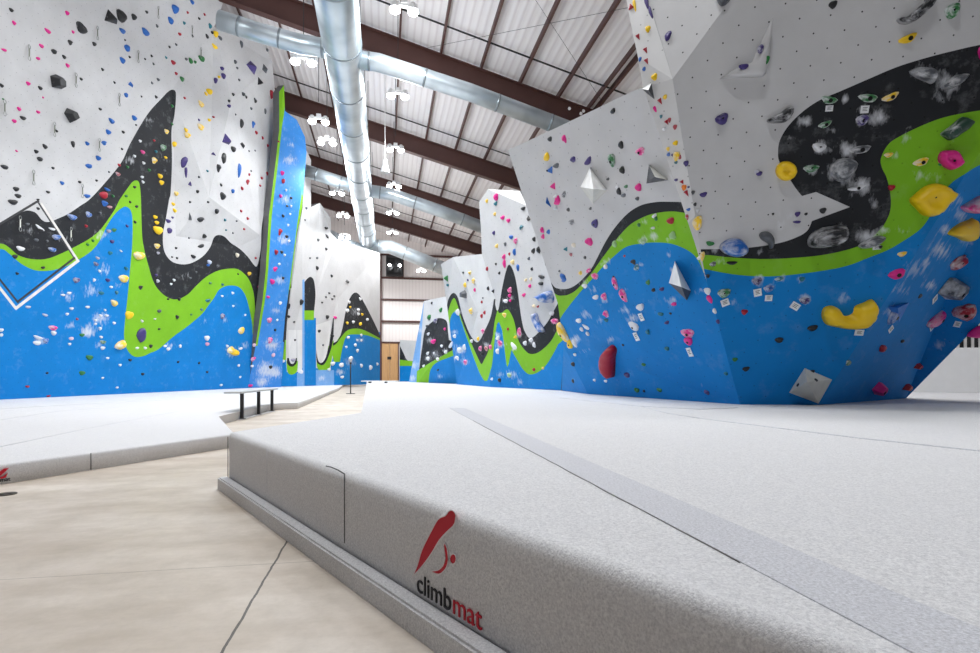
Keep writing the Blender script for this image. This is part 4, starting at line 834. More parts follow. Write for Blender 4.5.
HOLDS['W2'] = """613 111 5 5 K;550 139 5 5 K;564.5 139 4.5 8 P;547 157 7 7 Y;556.5 165.5 6 5 D;550.5 170 9 8 B t 180;573 159.5 6 6 V;588.5 161 8 6 V;612 160 7 13 G~ s -15;621 145 5 8 K;640.5 151.5 8 8 P~;622.5 170 5 7 K;553.5 186 7 8 P t 180;608 179 3 3 K;617.5 187 4 4 W;626 186.5 4 3.5 G;639 187 5 8 P;564 194.5 6 5 D~ j;557.5 200.5 8 8 P j;556 196 6 3 W;548.5 202.5 8 6 B t 90;555.5 208 5 4 T~;568.5 209.5 3 4 K;571.5 222 6 5 D~ j;542.5 230 4 6 P;543 236.5 4.5 5 P;548.5 232 5 4.5 B;566 249 6 5.5 T t 180;574 245 4 5 Y~;571 254.5 3.5 3.5 R;585 257.5 3 3.5 K;588.5 241 5 7 P;563 277 6 8 B s -20;564 280 7 4 B;559.5 271 2.5 2.5 K;580.5 273 4 4 Y;588.5 270.5 7 4 P~;595 276 7 7 P~;584.5 286 6 5 W~;605.5 266 4 4 W;596 297 6 5 W~;604 296.5 7 7 P~;606 314 6 8 P~;606.5 320 4 4 T;579 320.5 7 5 W;586 327 7 5 W s -30;582 329 3 5 W;588 333.5 3.5 5 W;563 332 10 23 Y~ s;570 344 8 9 Y s 40;574.5 343 5 9 W~ s;575 354.5 3.5 3.5 W;573.5 364 3.5 5 K;573 381 6 4 K;605.5 381 3 3 W;590.5 208.5 3 3 K;595 223.5 8 8 V s;590 242 6.5 8 P;585 257.5 2 2 D;619 191.5 5 7 K s 30;623.5 195.5 5 4 D;637.5 198.5 3.5 4 K;654.5 216 5 4 W~;656 218.5 3 5 G;671 220.5 6 7 R;639 225 3 4 G;653 228 4 3 G~;673 235 5 8 L;643 241 6 6 L~;614.5 244 5 7 L;633.5 262 4.5 6 K;624.5 256 2.5 2.5 R;636.5 267.5 6 6 T~ s;606 267 4 4 W;613.5 277 2.5 2.5 K;615 283 5 15 P~ s;623.5 295 6 15 P~ s 6;648 282.5 5 5 G;653.5 290 4 4 K;662 289 4.5 4 V;640.5 307 8 7 W~;634 326 9 10 W~ s -30;661 314 5 4 T;670.5 313.5 2.5 2.5 K;674 304 5 4 P;667 322.5 4.5 3.5 V;648 332 4 5 T;667 348.5 4.5 4.5 T;688 333 11 10 P~ s;688.5 341 8 9 P;623 345 2.5 2.5 K;644 364.5 4 3.5 G;595.5 297.5 4 4 W;627 375 6 6 V;606 381 3 3 W;637 390 5 5 G;644 391 2.5 3 K;659.5 390 5 4.5 G;707 392.5 4.5 6 V;726 373.5 3.5 4 T;707.5 291 5 8 W~ s;709.5 299 4.5 9 P s 15;714.5 311 3 6 W;718 321.5 2.5 5 V;708 276 3 4 K;594.5 380 3 3 W;699 258 3 4 W"""
HOLDS['S'] = """631 7 7 7 R t;634.5 5 3 12 Y s 10;646.5 2 4 12 V s 12;650.5 12 3 13 V s 16;648 29 5 6 Y;638 36.5 5 8 R t 200;645.5 50 5 8 R t 200;646.5 61 5 8 R t 200;640 59 3 4 B;644 69 3.5 4 B;654.5 77 6 7 Y;660 101 5 9 R t 200;665 97 4 5 Y;655 109 3 7 P s 15;661 116.5 3 3.5 T;666.5 122 5 7 R t 200;669.5 120 3 5 R;675 127 4 5 R;664 129 3.5 3.5 W;675.5 143 5 5 Y;668 149 3.5 4 Y;668.5 154.5 3.5 4 B;672.5 155 2.5 3 V;676.5 156 7 9 Y~;679.5 157 3.5 5 R;676 162.5 3.5 3 T;686 163.5 5 6 V;676 180 3.5 3 V;682 182 5 6 R t 200;684 187.5 5 6 O;686.5 193 5 9 R t 200;688.5 187 2.5 2.5 V;693 192.5 3.5 4 K;695 204.5 3 4 K;688.5 209.5 4 3 B;687 217 3.5 6 R~;697.5 223 9 15 Y~ s;702.5 256 4 10 Y~;698 211 3.5 4 K~"""
HOLDS['W1'] = """668 36 6 9 V j;722 119 12 11 V j 20;757 172 5 4 V~;759 173.5 6 5 V;703.5 194.5 7 5 V s;833 4.6 8 7 K s 15;952 11 11 15 G~ j;908 38.5 15 8 Y c 20;829 100 15 7 G~ c;868 98 16 8 G~ c;890.5 97 14 7 Y~ c 20;825 124.5 12 6 G~ c 15;862 120 10 11 V~;819 147.5 12 9 W~;811 168.5 14 7 G~ j;860 149.5 18 8 D~ c;857 188 15 5 W~ c 10;888.5 155 8 5 Y~ c;921 162 12 8 Y~ c 10;891.5 187.5 6 6 R;710 243.5 8 4.5 G;713 264 6 5 D~;732 263 10 4 K c;797.5 214 5 5 V;806 214 3 3 K;823 210.5 6 6 K;773 214 2.5 2.5 K;797 222 7 3 V;757 281 9 8 V~ j;768.5 288.5 9 7 B~ j;779.5 279 8 5 T~;802 279 5 5 T;724 293 12 9 G~ j;804.5 300.5 9 7 V~ j;744.5 312 6 6 R;812.5 328 9 6 K;779 340 7 6 K;735 359.5 5 4.5 G;746 369 7 5 K;812 371.5 5 3.5 K;848 362.5 6 6 G~;902 254 8 5 Y~;897 274 13 11 P s;882 348 9 8 R;917 366 9 7 R q;906 387 10 8 R q;877 388 14 14 P q;957 262 18 14 R~ j 20;948 288 27 24 D~ q;937 318 22 18 P~ s 30;965 312 20 16 R~ s 20;981 331 18 14 P s 30;893 315 11 20 B~ s 15;920 296 5 5 K;902 341 4 4 K;984 52 10 14 P;880 247 4 4 K;941 164 4 4 G"""
HOLDS['W3'] = """496.5 197 5 7 P;496 203.5 4 4 T;487 201 3.5 3.5 Y~;495 214 3.5 3.5 Y~;503 217.5 5 4 P;508.5 220.5 5 4 P;521.5 227 7 5 T t 10;523.5 208.5 5 4 K;529 218.5 4.5 7 K t;494 233 3.5 4 V;511.5 237 4.5 4 B;516 241 5 5 P~;514.5 252 4 7 B s;534.5 239 3 5 K;533.5 251 5 5 K;539 250 4 7 K;497 246 3.5 4 Y~;505.5 244 3 4 D;504 257 5 5 P;529 258.5 3 3 D;509.5 254 2.5 3 R;504.5 263.5 4 9 P s;513 262 4 5 Y~;518 267.5 3.5 7 B s;532 269 3 3.5 K;499.5 273 3 3 K;541.5 277 8 4 K c -15;541 283.5 6 4 K;510.5 290 4 6 P~;510 295.5 4 4 P;510.3 300.5 3 3 P;506 301 5 4 W;524 295 5 3.5 P;530 286 3.5 4 P;526 280 3.5 3 Y~;531 279 3.5 3 Y~;534 306 4 3.5 Y~;538 306.5 3 2.5 R;504.5 315 5.5 5 Y~;555 321 8 6 P~;552 313 5 5 W;500 343 6 6 P~;498 338 5 4 W;498 351 3 6 W;519.5 332 6 7 P~ s 40;508 329 3 3 R;515.5 337 3.5 3 Y;509.5 375 4.5 5 L~;492 379 3 3 W;500 380 3 4.5 K;534 369.5 3.5 3.5 R;543 368 3 3 Y~;514 346 7 6 W~ s -30;531 340 5 4 W;534.5 345 3 6 W s 30;525.5 343 3.5 5 W;496 264 2.5 2.5 K"""
HOLDS['W4'] = """447 278 5 8 G t 180;448 285 2.5 3 T;470 273 6 4 Y~;474 281 5 5 Y~;463.5 272.5 2.5 2.5 K;468 280 2.5 2.5 V;465.5 285 4 5 Y~;465 294.5 7 9 D q;475 290 3.5 3.5 P;488.5 288.5 3.5 4 K;494 291 4 6 K t 180;471.5 311 5 6 Y~;482 302 3 3 R;485 312.5 3 4 R;482 316 4 4 R;487.5 269 4 4 R;458 312 5 7 W s;483 331 7 5 P~;478.5 339 4 4 Y;451 345 9 4 W~ s 20;460 350 5 6 W;464.5 347 5 6 W;457.5 358 5 5 W;466 362 6 5 P~;481 348.5 4 6 P~;486.5 348.5 6 5 R~;491 347 4 5 P~;472 341 4 4 W;455 336 4 4 W;482.5 354 4 4 K;483 298 2 2 K"""
HOLDS['W5'] = """429.5 317.5 5 5 G;441 310 4.5 5 G;432 303 2.5 2.5 K;436 321 5 5 V~;434 341.5 8 5 P;428.5 334 4 3 W;428 353.5 5 3.5 W;428.5 358.5 4.5 4 W;438 359 4 3.5 W;446 352 4 4 W;424 366 3 3 W;434 353 2.5 2.5 W;445 329 3 3 P;442 346 3.5 3 W;438 370 3 2 K;427 326 3 3 D"""
# landmarks used to describe where a hold is
recs = []
for wk, txt in HOLDS.items():
    for i, ln in enumerate(txt.replace('\n', '').split(';')):
        t = ln.split()
        if len(t) < 5: continue
        x, y, w, h = map(float, t[:4]); c = t[4]; kind = t[5] if len(t) > 5 else ('j' if max(w, h) > 9 and i % 2 else 'bscb'[i % 4]); rot = float(t[6]) if len(t) > 6 else None
        recs.append(dict(wall=wk, x=x, y=y, w=w, h=h, c=c, kind=kind, rot=rot, i=i, kindname='hold'))
CN = {k: v[0] for k, v in HC.items()}
for r in recs:
    Wl = WALLS[r['wall']]; r['p'], r['n'] = Wl.at(r['x'], r['y']); r['zone'] = Wl.zone(r['x'], r['y'])
    r['zone'] = {'pale': 'blue', 'lit_blue': 'blue', 'soft': 'grey', 'fwhite': 'white', 'fdark': 'black', 'white': 'white'}.get(r['zone'], r['zone'])
    r['sz'] = math.sqrt(r['w']*r['h']); r['cn'] = CN[r['c'][0]]
    r['size'] = 'tiny' if r['sz'] < 3.3 else 'small' if r['sz'] < 6 else 'medium' if r['sz'] < 10 else 'large'
recs.sort(key=lambda r: -r['sz'])
NIND = 296
def build_basis(Wl, x, y):
    p, n = Wl.at(x, y); e1, e2 = frame_of(n); return p, n, e1, e2
def tr(s, ox, oy, k): return [(float(a)/k+ox, float(b_)/k+oy) for a, b_ in (q.split(',') for q in s.split())]
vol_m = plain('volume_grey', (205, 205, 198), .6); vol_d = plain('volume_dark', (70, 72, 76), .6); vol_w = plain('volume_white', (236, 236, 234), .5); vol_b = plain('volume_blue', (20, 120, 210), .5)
HM['E~'] = hold_mat('chalky_dark_green', (34, 66, 54), .45)
SPECIAL = []
def relief(wk, pts, height, m, label, bowl=0, cat='climbing hold', name='climbing_hold', sm=True, bolt=None, group='climbing holds'):
    """solid hold grown from its outline on the wall, rounded by the distance to its rim"""
    Wl = WALLS[wk]; cx_ = sum(p[0] for p in pts)/len(pts); cy_ = sum(p[1] for p in pts)/len(pts)
    out = smooth_closed(pts, 3) if sm else pts; n = len(out)
    def dist(x, y):
        best = 1e9
        for i in range(n):
            ax, ay = out[i]; bx, by = out[(i+1) % n]; L = (bx-ax)**2+(by-ay)**2 or 1e-9
            t = max(0, min(1, ((x-ax)*(bx-ax)+(y-ay)*(by-ay))/L)); best = min(best, math.hypot(x-ax-t*(bx-ax), y-ay-t*(by-ay)))
        return best
    xs = [p[0] for p in out]; ys = [p[1] for p in out]; st_ = max(max(xs)-min(xs), max(ys)-min(ys))/16
    inner = []; yy = min(ys); row = 0
    while yy < max(ys):
        xx = min(xs)+(st_/2 if row % 2 else 0)
        while xx < max(xs):
            if in_poly(xx, yy, out) and dist(xx, yy) > st_*.35: inner.append((xx, yy))
            xx += st_
        yy += st_*.87; row += 1
    dm = max([dist(*p) for p in inner] or [1])
    allp = [Vector(p) for p in out]+[Vector(p) for p in inner]
    vo, _, fo, _, _, _ = delaunay_2d_cdt(allp, [(i, (i+1) % n) for i in range(n)], [], 1, 1e-4)
    p0, nn, e1, e2 = build_basis(Wl, cx_, cy_); bm = bmesh.new(); vs = []; base = {}
    r_ = random.Random(int(cx_*7+cy_))
    for v in vo:
        pw = Wl.at(v[0], v[1])[0]; d_ = min(1, dist(v[0], v[1])/dm)
        hgt = height*math.sqrt(max(0, 1-(1-d_)**2))
        if bowl and d_ > .45: hgt -= height*bowl*min(1, (d_-.45)/.4)
        if d_ > .1: hgt *= 1+r_.uniform(-.04, .04)
        q = pw+nn*(hgt-.004); l = q-p0; vs.append(bm.verts.new((l.dot(e1), l.dot(e2), l.dot(nn))))
    for f in fo:
        if len(set(f)) == 3:
            try: bm.faces.new([vs[i] for i in f])
            except ValueError: pass
    for e in [e for e in bm.edges if len(e.link_faces) == 1]:
        for v in e.verts: base[v] = 1
    cen = bm.verts.new((0, 0, -.012))
    for e in [e for e in bm.edges if len(e.link_faces) == 1]: bm.faces.new((e.verts[0], e.verts[1], cen))
    root = obj(name, bm, m, None, smooth=True); root.matrix_world = Matrix(((e1.x, e2.x, nn.x, p0.x), (e1.y, e2.y, nn.y, p0.y), (e1.z, e2.z, nn.z, p0.z), (0, 0, 0, 1)))
    tag(root, label, cat, group)
    if bolt:
        pb = Wl.at(*bolt)[0]; l = pb-p0; b_ = bpy.data.objects.new('bolt', bolt_me); COL.objects.link(b_); b_.parent = root
        sc_ = .16; b_.scale = (sc_, sc_, sc_); b_.location = (l.dot(e1), l.dot(e2), height*(1-bowl)+.002)
    SPECIAL.append((cx_, cy_, label)); return root
def pyramid(wk, base, apex, h, mats, label, group='wall volumes'):
    Wl = WALLS[wk]; cx_ = sum(p[0] for p in base)/len(base); cy_ = sum(p[1] for p in base)/len(base)
    p0, nn, e1, e2 = build_basis(Wl, cx_, cy_); bm = bmesh.new(); ms = []
    B = [Wl.at(x, y)[0] for x, y in base]; pa = Wl.at(*apex)[0]; pa = pa+(CAM-pa)*(h/nn.dot(CAM-pa))
    def L(q): l = q-p0; return (l.dot(e1), l.dot(e2), l.dot(nn)+.002)
    vb = [bm.verts.new(L(q)) for q in B]; va = bm.verts.new(L(pa)); bm.faces.new(vb)
    for i in range(len(vb)):
        m = mats[i % len(mats)]
        if m not in ms: ms.append(m)
        f = bm.faces.new((vb[i], vb[(i+1) % len(vb)], va)); f.material_index = ms.index(m)
    o = obj('wall_volume', bm, ms); o.matrix_world = Matrix(((e1.x, e2.x, nn.x, p0.x), (e1.y, e2.y, nn.y, p0.y), (e1.z, e2.z, nn.z, p0.z), (0, 0, 0, 1)))
    tag(o, label, 'wall volume', group); return o
relief('W1', tr('515,265 560,215 620,170 690,152 760,170 790,198 825,215 800,262 760,300 720,350 660,372 600,360 560,320', 830, 160, 6.53), .16, HM['Y'], 'largest yellow hold, lemon shaped, across the green and blue border of the prow', .35, bolt=(929.5, 197))
relief('W1', tr('765,480 830,420 900,390 930,378 942,410 940,480 915,520 870,530 820,505', 830, 160, 6.53), .13, HM['Y'], 'yellow teardrop hold on the blue prow just below the lemon shaped hold')
relief('W1', tr('408,360 415,335 440,328 465,340 480,360 505,352 512,330 540,318 565,308 582,330 575,370 545,398 500,403 450,395 420,385', 690, 200, 3.11), .15, HM['Y'], 'long yellow banana shaped hold with a chalked dip on the blue prow')
relief('W1', [(786+10.8*math.cos(t), 171+10*math.sin(t)) for t in [k*math.pi/5 for k in range(10)]], .10, HM['Y'], 'round yellow dish hold at the left rim of the black patch on the prow', .45, bolt=(787, 177))
relief('W1', tr('465,145 480,125 540,100 600,60 640,48 655,65 640,110 600,155 540,165 480,160', 700, 100, 7), .09, HM['K~'], 'dark shiny crescent hold on the grey prow, left of the black patch', .3)
relief('W1', tr('390,135 420,120 460,120 520,70 580,20 600,-15 660,-15 655,30 600,90 540,140 470,172 410,165', 840, 0, 7), .09, HM['K~'], 'long black curved hold at the top right of the grey prow', .3)
relief('W1', tr('125,370 150,340 200,315 260,320 300,350 315,390 290,425 240,440 180,425 140,400', 700, 190, 6.53), .14, HM['B~'], 'big round blue hold half white with chalk on the lower left of the prow')
relief('W1', tr('385,295 400,275 440,270 470,290 485,330 475,375 455,385 440,350 400,325', 700, 190, 6.53), .09, HM['D'], 'dark grey drip shaped hold right of the big blue hold on the prow')
relief('W1', tr('700,375 760,330 830,270 870,258 935,290 900,340 840,385 770,425 720,400', 840, 80, 7), .09, HM['E~'], 'ridged dark green slab hold on the green band of the prow')
relief('W1', tr('683,560 700,505 760,490 810,495 840,540 858,580 820,615 770,632 710,600', 840, 80, 7), .12, HM['P'], 'big pink rounded hold on the green band of the prow', .4, bolt=(950, 161))
relief('W1', tr('850,310 900,275 960,240 990,235 1005,300 960,335 900,345', 830, 160, 6.53), .13, HM['P~'], 'big pink wedge hold at the right edge of the photo, beside the yellow teardrop')
relief('W1', [(829, 168), (836, 160), (848, 158), (857, 163), (852, 175), (842, 182), (832, 178)], .12, HM['D~'], 'chalk covered dark rounded hold in the middle of the black patch on the prow')
relief('W1', tr('480,500 560,470 640,480 668,530 640,588 600,575 530,545', 840, 0, 7), .12, HM['D~'], 'chalk whitened hook shaped hold near the top of the black patch on the prow')
relief('W1', tr('700,610 740,570 800,530 890,515 860,570 800,615 740,630', 840, 0, 7), .10, HM['D~'], 'chalk whitened leaf shaped hold at the top right of the black patch')
relief('W1', tr('700,330 720,290 780,250 860,235 940,230 960,290 930,340 850,375 760,380 710,370', 700, 190, 6.53), .18, HM['K~'], 'large black dished hold in the low tail of the black band', .5)
relief('W1', tr('180,565 220,530 290,500 345,495 350,520 300,560 230,580', 830, 160, 6.53), .10, HM['D~'], 'long flat chalked hold above a white tag at the bottom of the black patch')
relief('W1', [(717, -4), (731, -4), (728, 3), (722, 6.5), (718, 3)], .10, HM['D'], 'dark hold cut by the top edge of the photo on the upper prow')
relief('W2', tr('150,130 165,70 210,30 242,60 234,110 232,160 226,240 200,235 165,190', 580, 340, 6.53), .20, HM['R'], 'large tall dark red hold low on the blue wave wall')
relief('W3', tr('370,385 430,360 500,330 525,380 515,430 470,425 430,395', 490, 250, 8.17), .28, HM['B~'], 'large blue wing shaped hold at the right edge of the spike wall')
relief('W3', tr('365,520 390,520 402,570 432,620 452,660 430,672 395,620 370,570', 490, 250, 8.17), .16, HM['B~'], 'long curved blue hold hanging below the blue wing shaped hold')
pyramid('W2', [(590, 167.5), (580.5, 187), (593, 204), (607, 190)], (593.5, 189), .34, [vol_w, vol_m, vol_m, vol_w], 'white pyramid volume on the upper grey wave wall')  # lower faces coloured grey, the shade under the white top painted in
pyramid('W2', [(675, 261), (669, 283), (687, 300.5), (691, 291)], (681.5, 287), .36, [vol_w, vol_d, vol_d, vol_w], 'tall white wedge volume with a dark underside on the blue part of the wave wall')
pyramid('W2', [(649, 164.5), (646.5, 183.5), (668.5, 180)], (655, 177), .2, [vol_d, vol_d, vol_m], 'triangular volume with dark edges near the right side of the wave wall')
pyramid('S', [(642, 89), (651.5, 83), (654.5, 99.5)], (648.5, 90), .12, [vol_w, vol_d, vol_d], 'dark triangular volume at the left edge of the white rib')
gv = pyramid('W1', [(804.5, 368), (789, 392.5), (818.5, 403.6), (832, 379.6)], (807, 382), .26, [vol_m], 'grey faceted volume with two bolts at the foot of the prow')
pyramid('W1', [(888, 307), (909, 302.5), (899, 322)], (898, 308), .10, [vol_b], 'blue triangular volume behind a chalked hold on the prow')
relief('W1', [(718.5, 79.5), (735, 69), (752, 62), (760, 45), (772.5, 16.5), (770, 45), (766, 74), (762, 77.5), (740, 78.5)], .10, M_['grey'], 'grey boomerang shaped volume bolted high on the grey prow', 0, 'wall volume', 'wall_volume', False, None, 'wall volumes')
for k, (x, y, w_, h_, c, lb) in enumerate(((758, 50.5, 6, 9, 'V', 'small dark purple hold on the upper arm of the boomerang volume'), (741.5, 68, 9, 6, 'V', 'small dark purple hold on the lower arm of the boomerang volume'), (764.5, 61, 5, 8, 'G', 'small green hold on the outer edge of the boomerang volume'))):
    p, n, e1, e2 = build_basis(WALLS['W1'], x, y); o = bpy.data.objects.new('climbing_hold', lib('b', k, c+'~' if k == 0 else c)); COL.objects.link(o)
    o.matrix_world = Matrix.Translation(p+n*.07) @ Matrix(((e1.x, e2.x, n.x, 0), (e1.y, e2.y, n.y, 0), (e1.z, e2.z, n.z, 0), (0, 0, 0, 1))) @ Matrix.Diagonal((w_*p.y/F, h_*p.y/F, w_*p.y/F, 1))
    tag(o, lb, 'climbing hold', 'climbing holds')
from mathutils.geometry import intersect_ray_tri
bpy.context.view_layer.update(); mw = gv.matrix_world
for x, y in ((816, 380), (798, 385)):
    for pl in gv.data.polygons:
        if len(pl.vertices) != 3: continue
        tv = [mw @ gv.data.vertices[i].co for i in pl.vertices]; hit = intersect_ray_tri(*tv, P(x, y, 1)-CAM, CAM, True)
        if hit:
            l = mw.inverted() @ hit; b_ = bpy.data.objects.new('bolt', bolt_me); COL.objects.link(b_); b_.parent = gv; b_.location = l
            b_.rotation_euler = pl.normal.to_track_quat('Z', 'Y').to_euler(); b_.scale = (.33, .33, .2); break

# ------------------------------------------------------------------ labels for the small holds
def direction(dx, dy):
    a = math.degrees(math.atan2(-dy, dx)) % 360
    return ['right of', 'upper right of', 'above', 'upper left of', 'left of', 'lower left of', 'below', 'lower right of'][int((a+22.5)//45) % 8]
NW = ['first', 'second', 'third', 'fourth', 'fifth', 'sixth', 'seventh', 'eighth', 'ninth', 'tenth', 'eleventh', 'twelfth', 'thirteenth', 'fourteenth', 'fifteenth', 'sixteenth', 'seventeenth', 'eighteenth', 'nineteenth', 'twentieth', 'twenty-first', 'twenty-second', 'twenty-third', 'twenty-fourth', 'twenty-fifth', 'twenty-sixth', 'twenty-seventh', 'twenty-eighth', 'twenty-ninth', 'thirtieth']
def shape_word(r):
    a = r['w']/r['h']
    return {'t': 'triangular', 'q': 'angular'}.get(r['kind'], 'tall' if a < .62 else 'wide' if a > 1.6 else '')
def cands(r):
    z = '%s part of the %s' % (r['zone'], WALLS[r['wall']].short)
    if r['wall'] == 'S': z = 'white rib'
    if r['wall'] == 'P': z = WALLS['P'].short
    sh = shape_word(r)
    yield ' '.join(('%s %s %s hold on %s' % (r['size'], r['cn'], sh, z)).split()), ('a', r['size'], r['cn'], sh, z)
    near = [q for q in recs if q is not r and q['wall'] == r['wall'] and q['sz'] > 3.0 and (q['cn'] != r['cn'] or q['size'] != r['size'])]
    near.sort(key=lambda q: math.hypot(q['x']-r['x'], q['y']-r['y'])/(q['sz']**.5))
    for q in near[:3]:
        d_ = direction(r['x']-q['x'], r['y']-q['y'])
        yield ' '.join(('%s %s %s hold, %s %s %s hold, %s' % (r['size'], r['cn'], sh, d_, q['size'], q['cn'], z)).split()), ('b', r['size'], r['cn'], sh, z, d_, q['size'], q['cn'])
groups = {}
for r in recs:
    r['c_'] = list(cands(r))
    for lb, k in r['c_']: groups[k] = groups.get(k, 0)+1
def rank_label(r):
    best = None
    for lst, what in (([q for q in recs if q['wall'] == r['wall'] and q['zone'] == r['zone'] and q['cn'] == r['cn']], ''),
                      ([q for q in recs if q['wall'] == r['wall'] and q['zone'] == r['zone'] and q['cn'] == r['cn'] and q['size'] == r['size']], r['size'])):
        for key, rev, wd in (('x', 0, 'from the left'), ('x', 1, 'from the right'), ('y', 0, 'from the top'), ('y', 1, 'from the bottom')):
            i = sorted(lst, key=lambda q: -q[key] if rev else q[key]).index(r)
            if best is None or i < best[0]: best = (i, wd, what)
    z = '%s part of the %s' % (r['zone'], WALLS[r['wall']].short)
    if r['wall'] == 'S': z = 'white rib'
    if r['wall'] == 'P': z = WALLS['P'].short
    return '%s %s %s hold %s, %s' % (NW[min(best[0], 29)], best[2], r['cn'], best[1], z)
used = set()
for r in recs[:NIND]:
    r['label'] = None
    for lb, k in r['c_']:
        if groups[k] == 1 and len(lb.split()) <= 16 and lb not in used: r['label'] = lb; break
    if not r['label']: r['label'] = ' '.join(rank_label(r).split())
    if r['label'] in used: r['label'] += ' side'
    used.add(r['label'])

def hold_matrix(r):
    p, n = r['p'], r['n']; e1, e2 = frame_of(n); Y = p.y; view = (CAM-p).normalized()
    fx = max(.62, abs(math.sqrt(max(0, 1-e1.dot(view)**2)))); fy = max(.62, math.sqrt(max(0, 1-e2.dot(view)**2)))
    w_, h_ = r['w']*Y/F/fx, r['h']*Y/F/fy
    if r['wall'] in ('L1', 'P'): w_ *= .84; h_ *= .9
    rr = random.Random(int(r['x']*31+r['y']*17)); ang = math.radians(r['rot']) if r['rot'] is not None else rr.uniform(-.25, .25)
    dep = min(w_, h_)*.95+.15*max(w_, h_)
    return Matrix.Translation(p-n*.004) @ Matrix(((e1.x, e2.x, n.x, 0), (e1.y, e2.y, n.y, 0), (e1.z, e2.z, n.z, 0), (0, 0, 0, 1))) @ Matrix.Rotation(ang, 4, 'Z') @ Matrix.Diagonal((w_, h_, dep, 1))
for r in recs[:NIND]:
    me = lib(r['kind'], r['i'] % 3, r['c']); o = bpy.data.objects.new('climbing_hold', me); COL.objects.link(o)
    o.matrix_world = hold_matrix(r); tag(o, r['label'], 'climbing hold', 'climbing holds')
    if r['sz'] > 7.5 and r['wall'] in ('W1', 'W2'):
        b_ = bpy.data.objects.new('bolt', bolt_me); COL.objects.link(b_); b_.parent = o; s_ = o.scale
        k = .016*min(1.6, r['sz']/8); b_.scale = (k/.07/max(s_[0], .01), k/.07/max(s_[1], .01), .9); b_.location = (.04, -.08, {'j': .31, 's': .255, 't': .40, 'q': .5}.get(r['kind'], .385))
# the several hundred smallest, as one
bm = bmesh.new(); slots = []
for r in recs[NIND:]:
    me = lib('b', r['i'] % 3, r['c']); Mx = hold_matrix(r)
    if r['c'] not in slots: slots.append(r['c'])
    nv = len(bm.verts); vs = [bm.verts.new(Mx @ v.co) for v in me.vertices]
    for p in me.polygons:
        f = bm.faces.new([vs[i] for i in p.vertices]); f.smooth = True; f.material_index = slots.index(r['c'])
me = bpy.data.meshes.new('small_climbing_holds'); bm.to_mesh(me); bm.free()
for c in slots: me.materials.append(HM[c])
o = link('small_climbing_holds', me); tag(o, 'the very many tiny coloured footholds scattered over all the painted walls', 'climbing holds', None, 'stuff')

# ------------------------------------------------------------------ grade tags
def grade_tag(wk, x, y, w_, h_, rot, label):
    p, n, e1, e2 = build_basis(WALLS[wk], x, y); Y = p.y; bm = bmesh.new(); W_, H_ = w_*Y/F, h_*Y/F
    view = (CAM-p).normalized(); W_ /= max(.5, math.sqrt(1-e1.dot(view)**2))
    box(bm, (-W_/2, -H_/2, 0), (W_/2, H_/2, .006))
    for k in range(3): box(bm, (-W_*.28, H_*(.2-.2*k), .004), (W_*(.28-.1*(k % 2)), H_*(.27-.2*k), .0075), 1)
    o = obj('grade_tag', bm, [tag_w, tag_k]); o.matrix_world = Matrix.Translation(p+n*.003) @ Matrix(((e1.x, e2.x, n.x, 0), (e1.y, e2.y, n.y, 0), (e1.z, e2.z, n.z, 0), (0, 0, 0, 1))) @ Matrix.Rotation(math.radians(rot), 4, 'Z')
    tag(o, label, 'grade tag', 'white grade tags')
for a in (('W1', 829, 108.5, 6.5, 5.5, 0, 'white tag under the left green hold at the top of the black patch'),
          ('W1', 864.5, 109.5, 7, 7, 0, 'white tag under the right green hold at the top of the black patch'),
          ('W1', 876.5, 247.5, 6.5, 4, 5, 'white tag below the long chalked hold at the bottom of the black patch'),
          ('W1', 725, 302.5, 7.5, 7, 22, 'tilted white tag leftmost on the prow, under a green hold'),
          ('W1', 757.5, 292.5, 7, 7.5, 12, 'tilted white tag under the small chalked purple hold below the green band'),
          ('W1', 768.5, 298, 6.5, 6, 0, 'level white tag second of the pair below the green band'),
          ('W1', 795, 306, 8, 7, -30, 'strongly tilted white tag lower left of a purple hold on the blue prow'),
          ('W1', 859, 332.5, 7.5, 6, -3, 'white tag under the yellow banana shaped hold'),
          ('W1', 890.5, 329, 4.5, 6.5, -20, 'white tag under the chalked hold beside the blue triangular volume'),
          ('W1', 934.5, 299, 5, 7, -30, 'white tag left of the large grey rock shaped hold'),
          ('W1', 931, 327.5, 6, 4.5, -20, 'white tag under the big chalked pink hold on the prow'),
          ('W1', 957.5, 324, 5.5, 7, -20, 'white tag under the chalked red hold near the right edge'),
          ('W2', 641.5, 317, 3.8, 8, 5, 'narrow white tag under the upper of two white holds, wave wall'),
          ('W2', 636.5, 336.5, 3.8, 9, 5, 'narrow white tag under the lower of two white holds, wave wall'),
          ('W2', 690, 352, 4.2, 9.5, 3, 'narrow white tag under the pink hold on the wave wall')): grade_tag(*a)

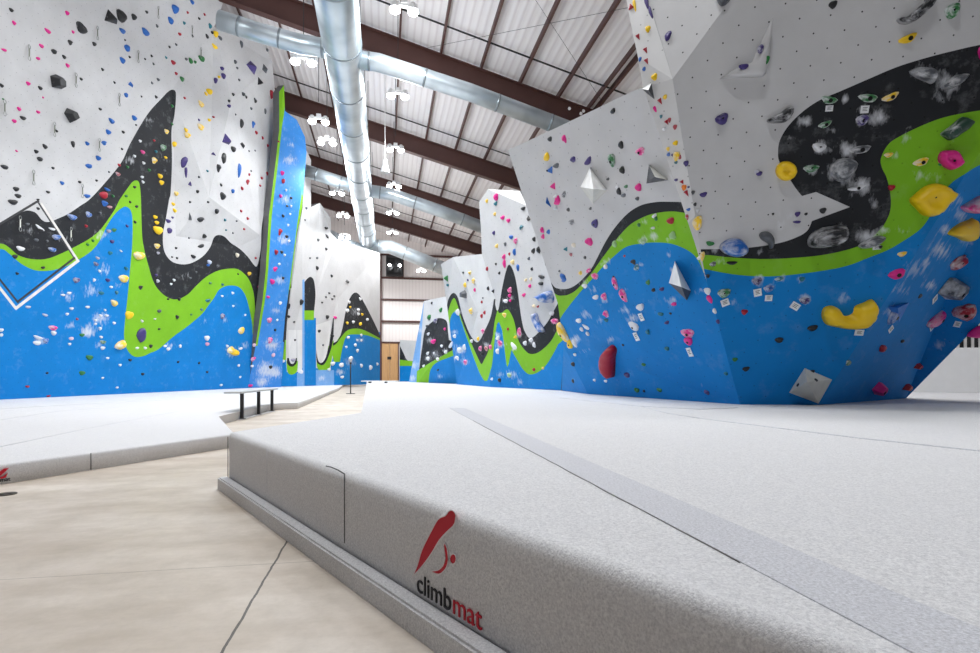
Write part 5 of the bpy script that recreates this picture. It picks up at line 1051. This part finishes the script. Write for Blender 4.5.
# ------------------------------------------------------------------ quickdraws on the lead wall
sling_d = plain('sling_grey', (120, 124, 112), .8); sling_w = plain('sling_white', (220, 222, 214), .8); biner = plain('carabiner', (150, 152, 150), .35, .7)
def loop_pts(cx_, cz, rx, rz, y=.02, n=10): return [(cx_+rx*math.cos(t), y, cz+rz*math.sin(t)) for t in [2*math.pi*k/n for k in range(n+1)]]
def make_qd(m):
    root = empty('quickdraw'); bm = bmesh.new(); box(bm, (-.012, .03, -.22), (.012, .045, -.03)); obj('sling', bm, m, root)
    for z in (.0, -.27): bm = bmesh.new(); tube(bm, loop_pts(0, z, .03, .05, .04), .007, 6); obj('carabiner', bm, biner, root)
    return root
protos = {}
QD = [(27.5, 47, 0, 'upper left of the black diamond block'), (96, 28, 0, 'near the top, below the split black hold'), (137, 52, 0, 'right of the blue holds near the top'),
      (74.5, 75, 0, 'right of the black diamond block'), (118, 95, 0, 'below the pair of blue holds'), (3, 102, 0, 'at the left edge of the photo'), (53, 124, 0, 'left of the second black block'),
      (32, 172, 0, 'lower left, above the painted diamond'), (98, 140, 0, 'between the small blue holds'), (81, 186, 0, 'just above the black wave on the left'),
      (18.5, 218, 1, 'inside the painted diamond'), (69.5, 229, 1, 'right of the painted diamond'), (157, 8, 0, 'near the top, left of two blue holds'), (191, 27, 0, 'at the top of the right half'),
      (200, 49, 0, 'above the large green hold'), (13, 0, 0, 'top left corner')]
for x, y, wht, where in QD[:15]:
    if wht not in protos: o = protos[wht] = make_qd(sling_w if wht else sling_d)
    else: o = copy_tree(protos[wht])
    p, n = WALLS['L1'].at(x, y); s_ = 1.0*p.y/14
    e1 = Vector((0, 0, 1)).cross(n).normalized(); nh = e1.cross(Vector((0, 0, 1)))*-1
    if nh.dot(n) < 0: nh = -nh
    o.matrix_world = Matrix.Translation(p+n*.01) @ Matrix(((e1.x, nh.x, 0, 0), (e1.y, nh.y, 0, 0), (0, 0, 1, 0), (0, 0, 0, 1))) @ Matrix.Scale(1.0, 4)
    tag(o, ('white' if wht else 'grey')+' quickdraw on the left lead wall, '+where, 'quickdraw', 'quickdraws on the lead wall')
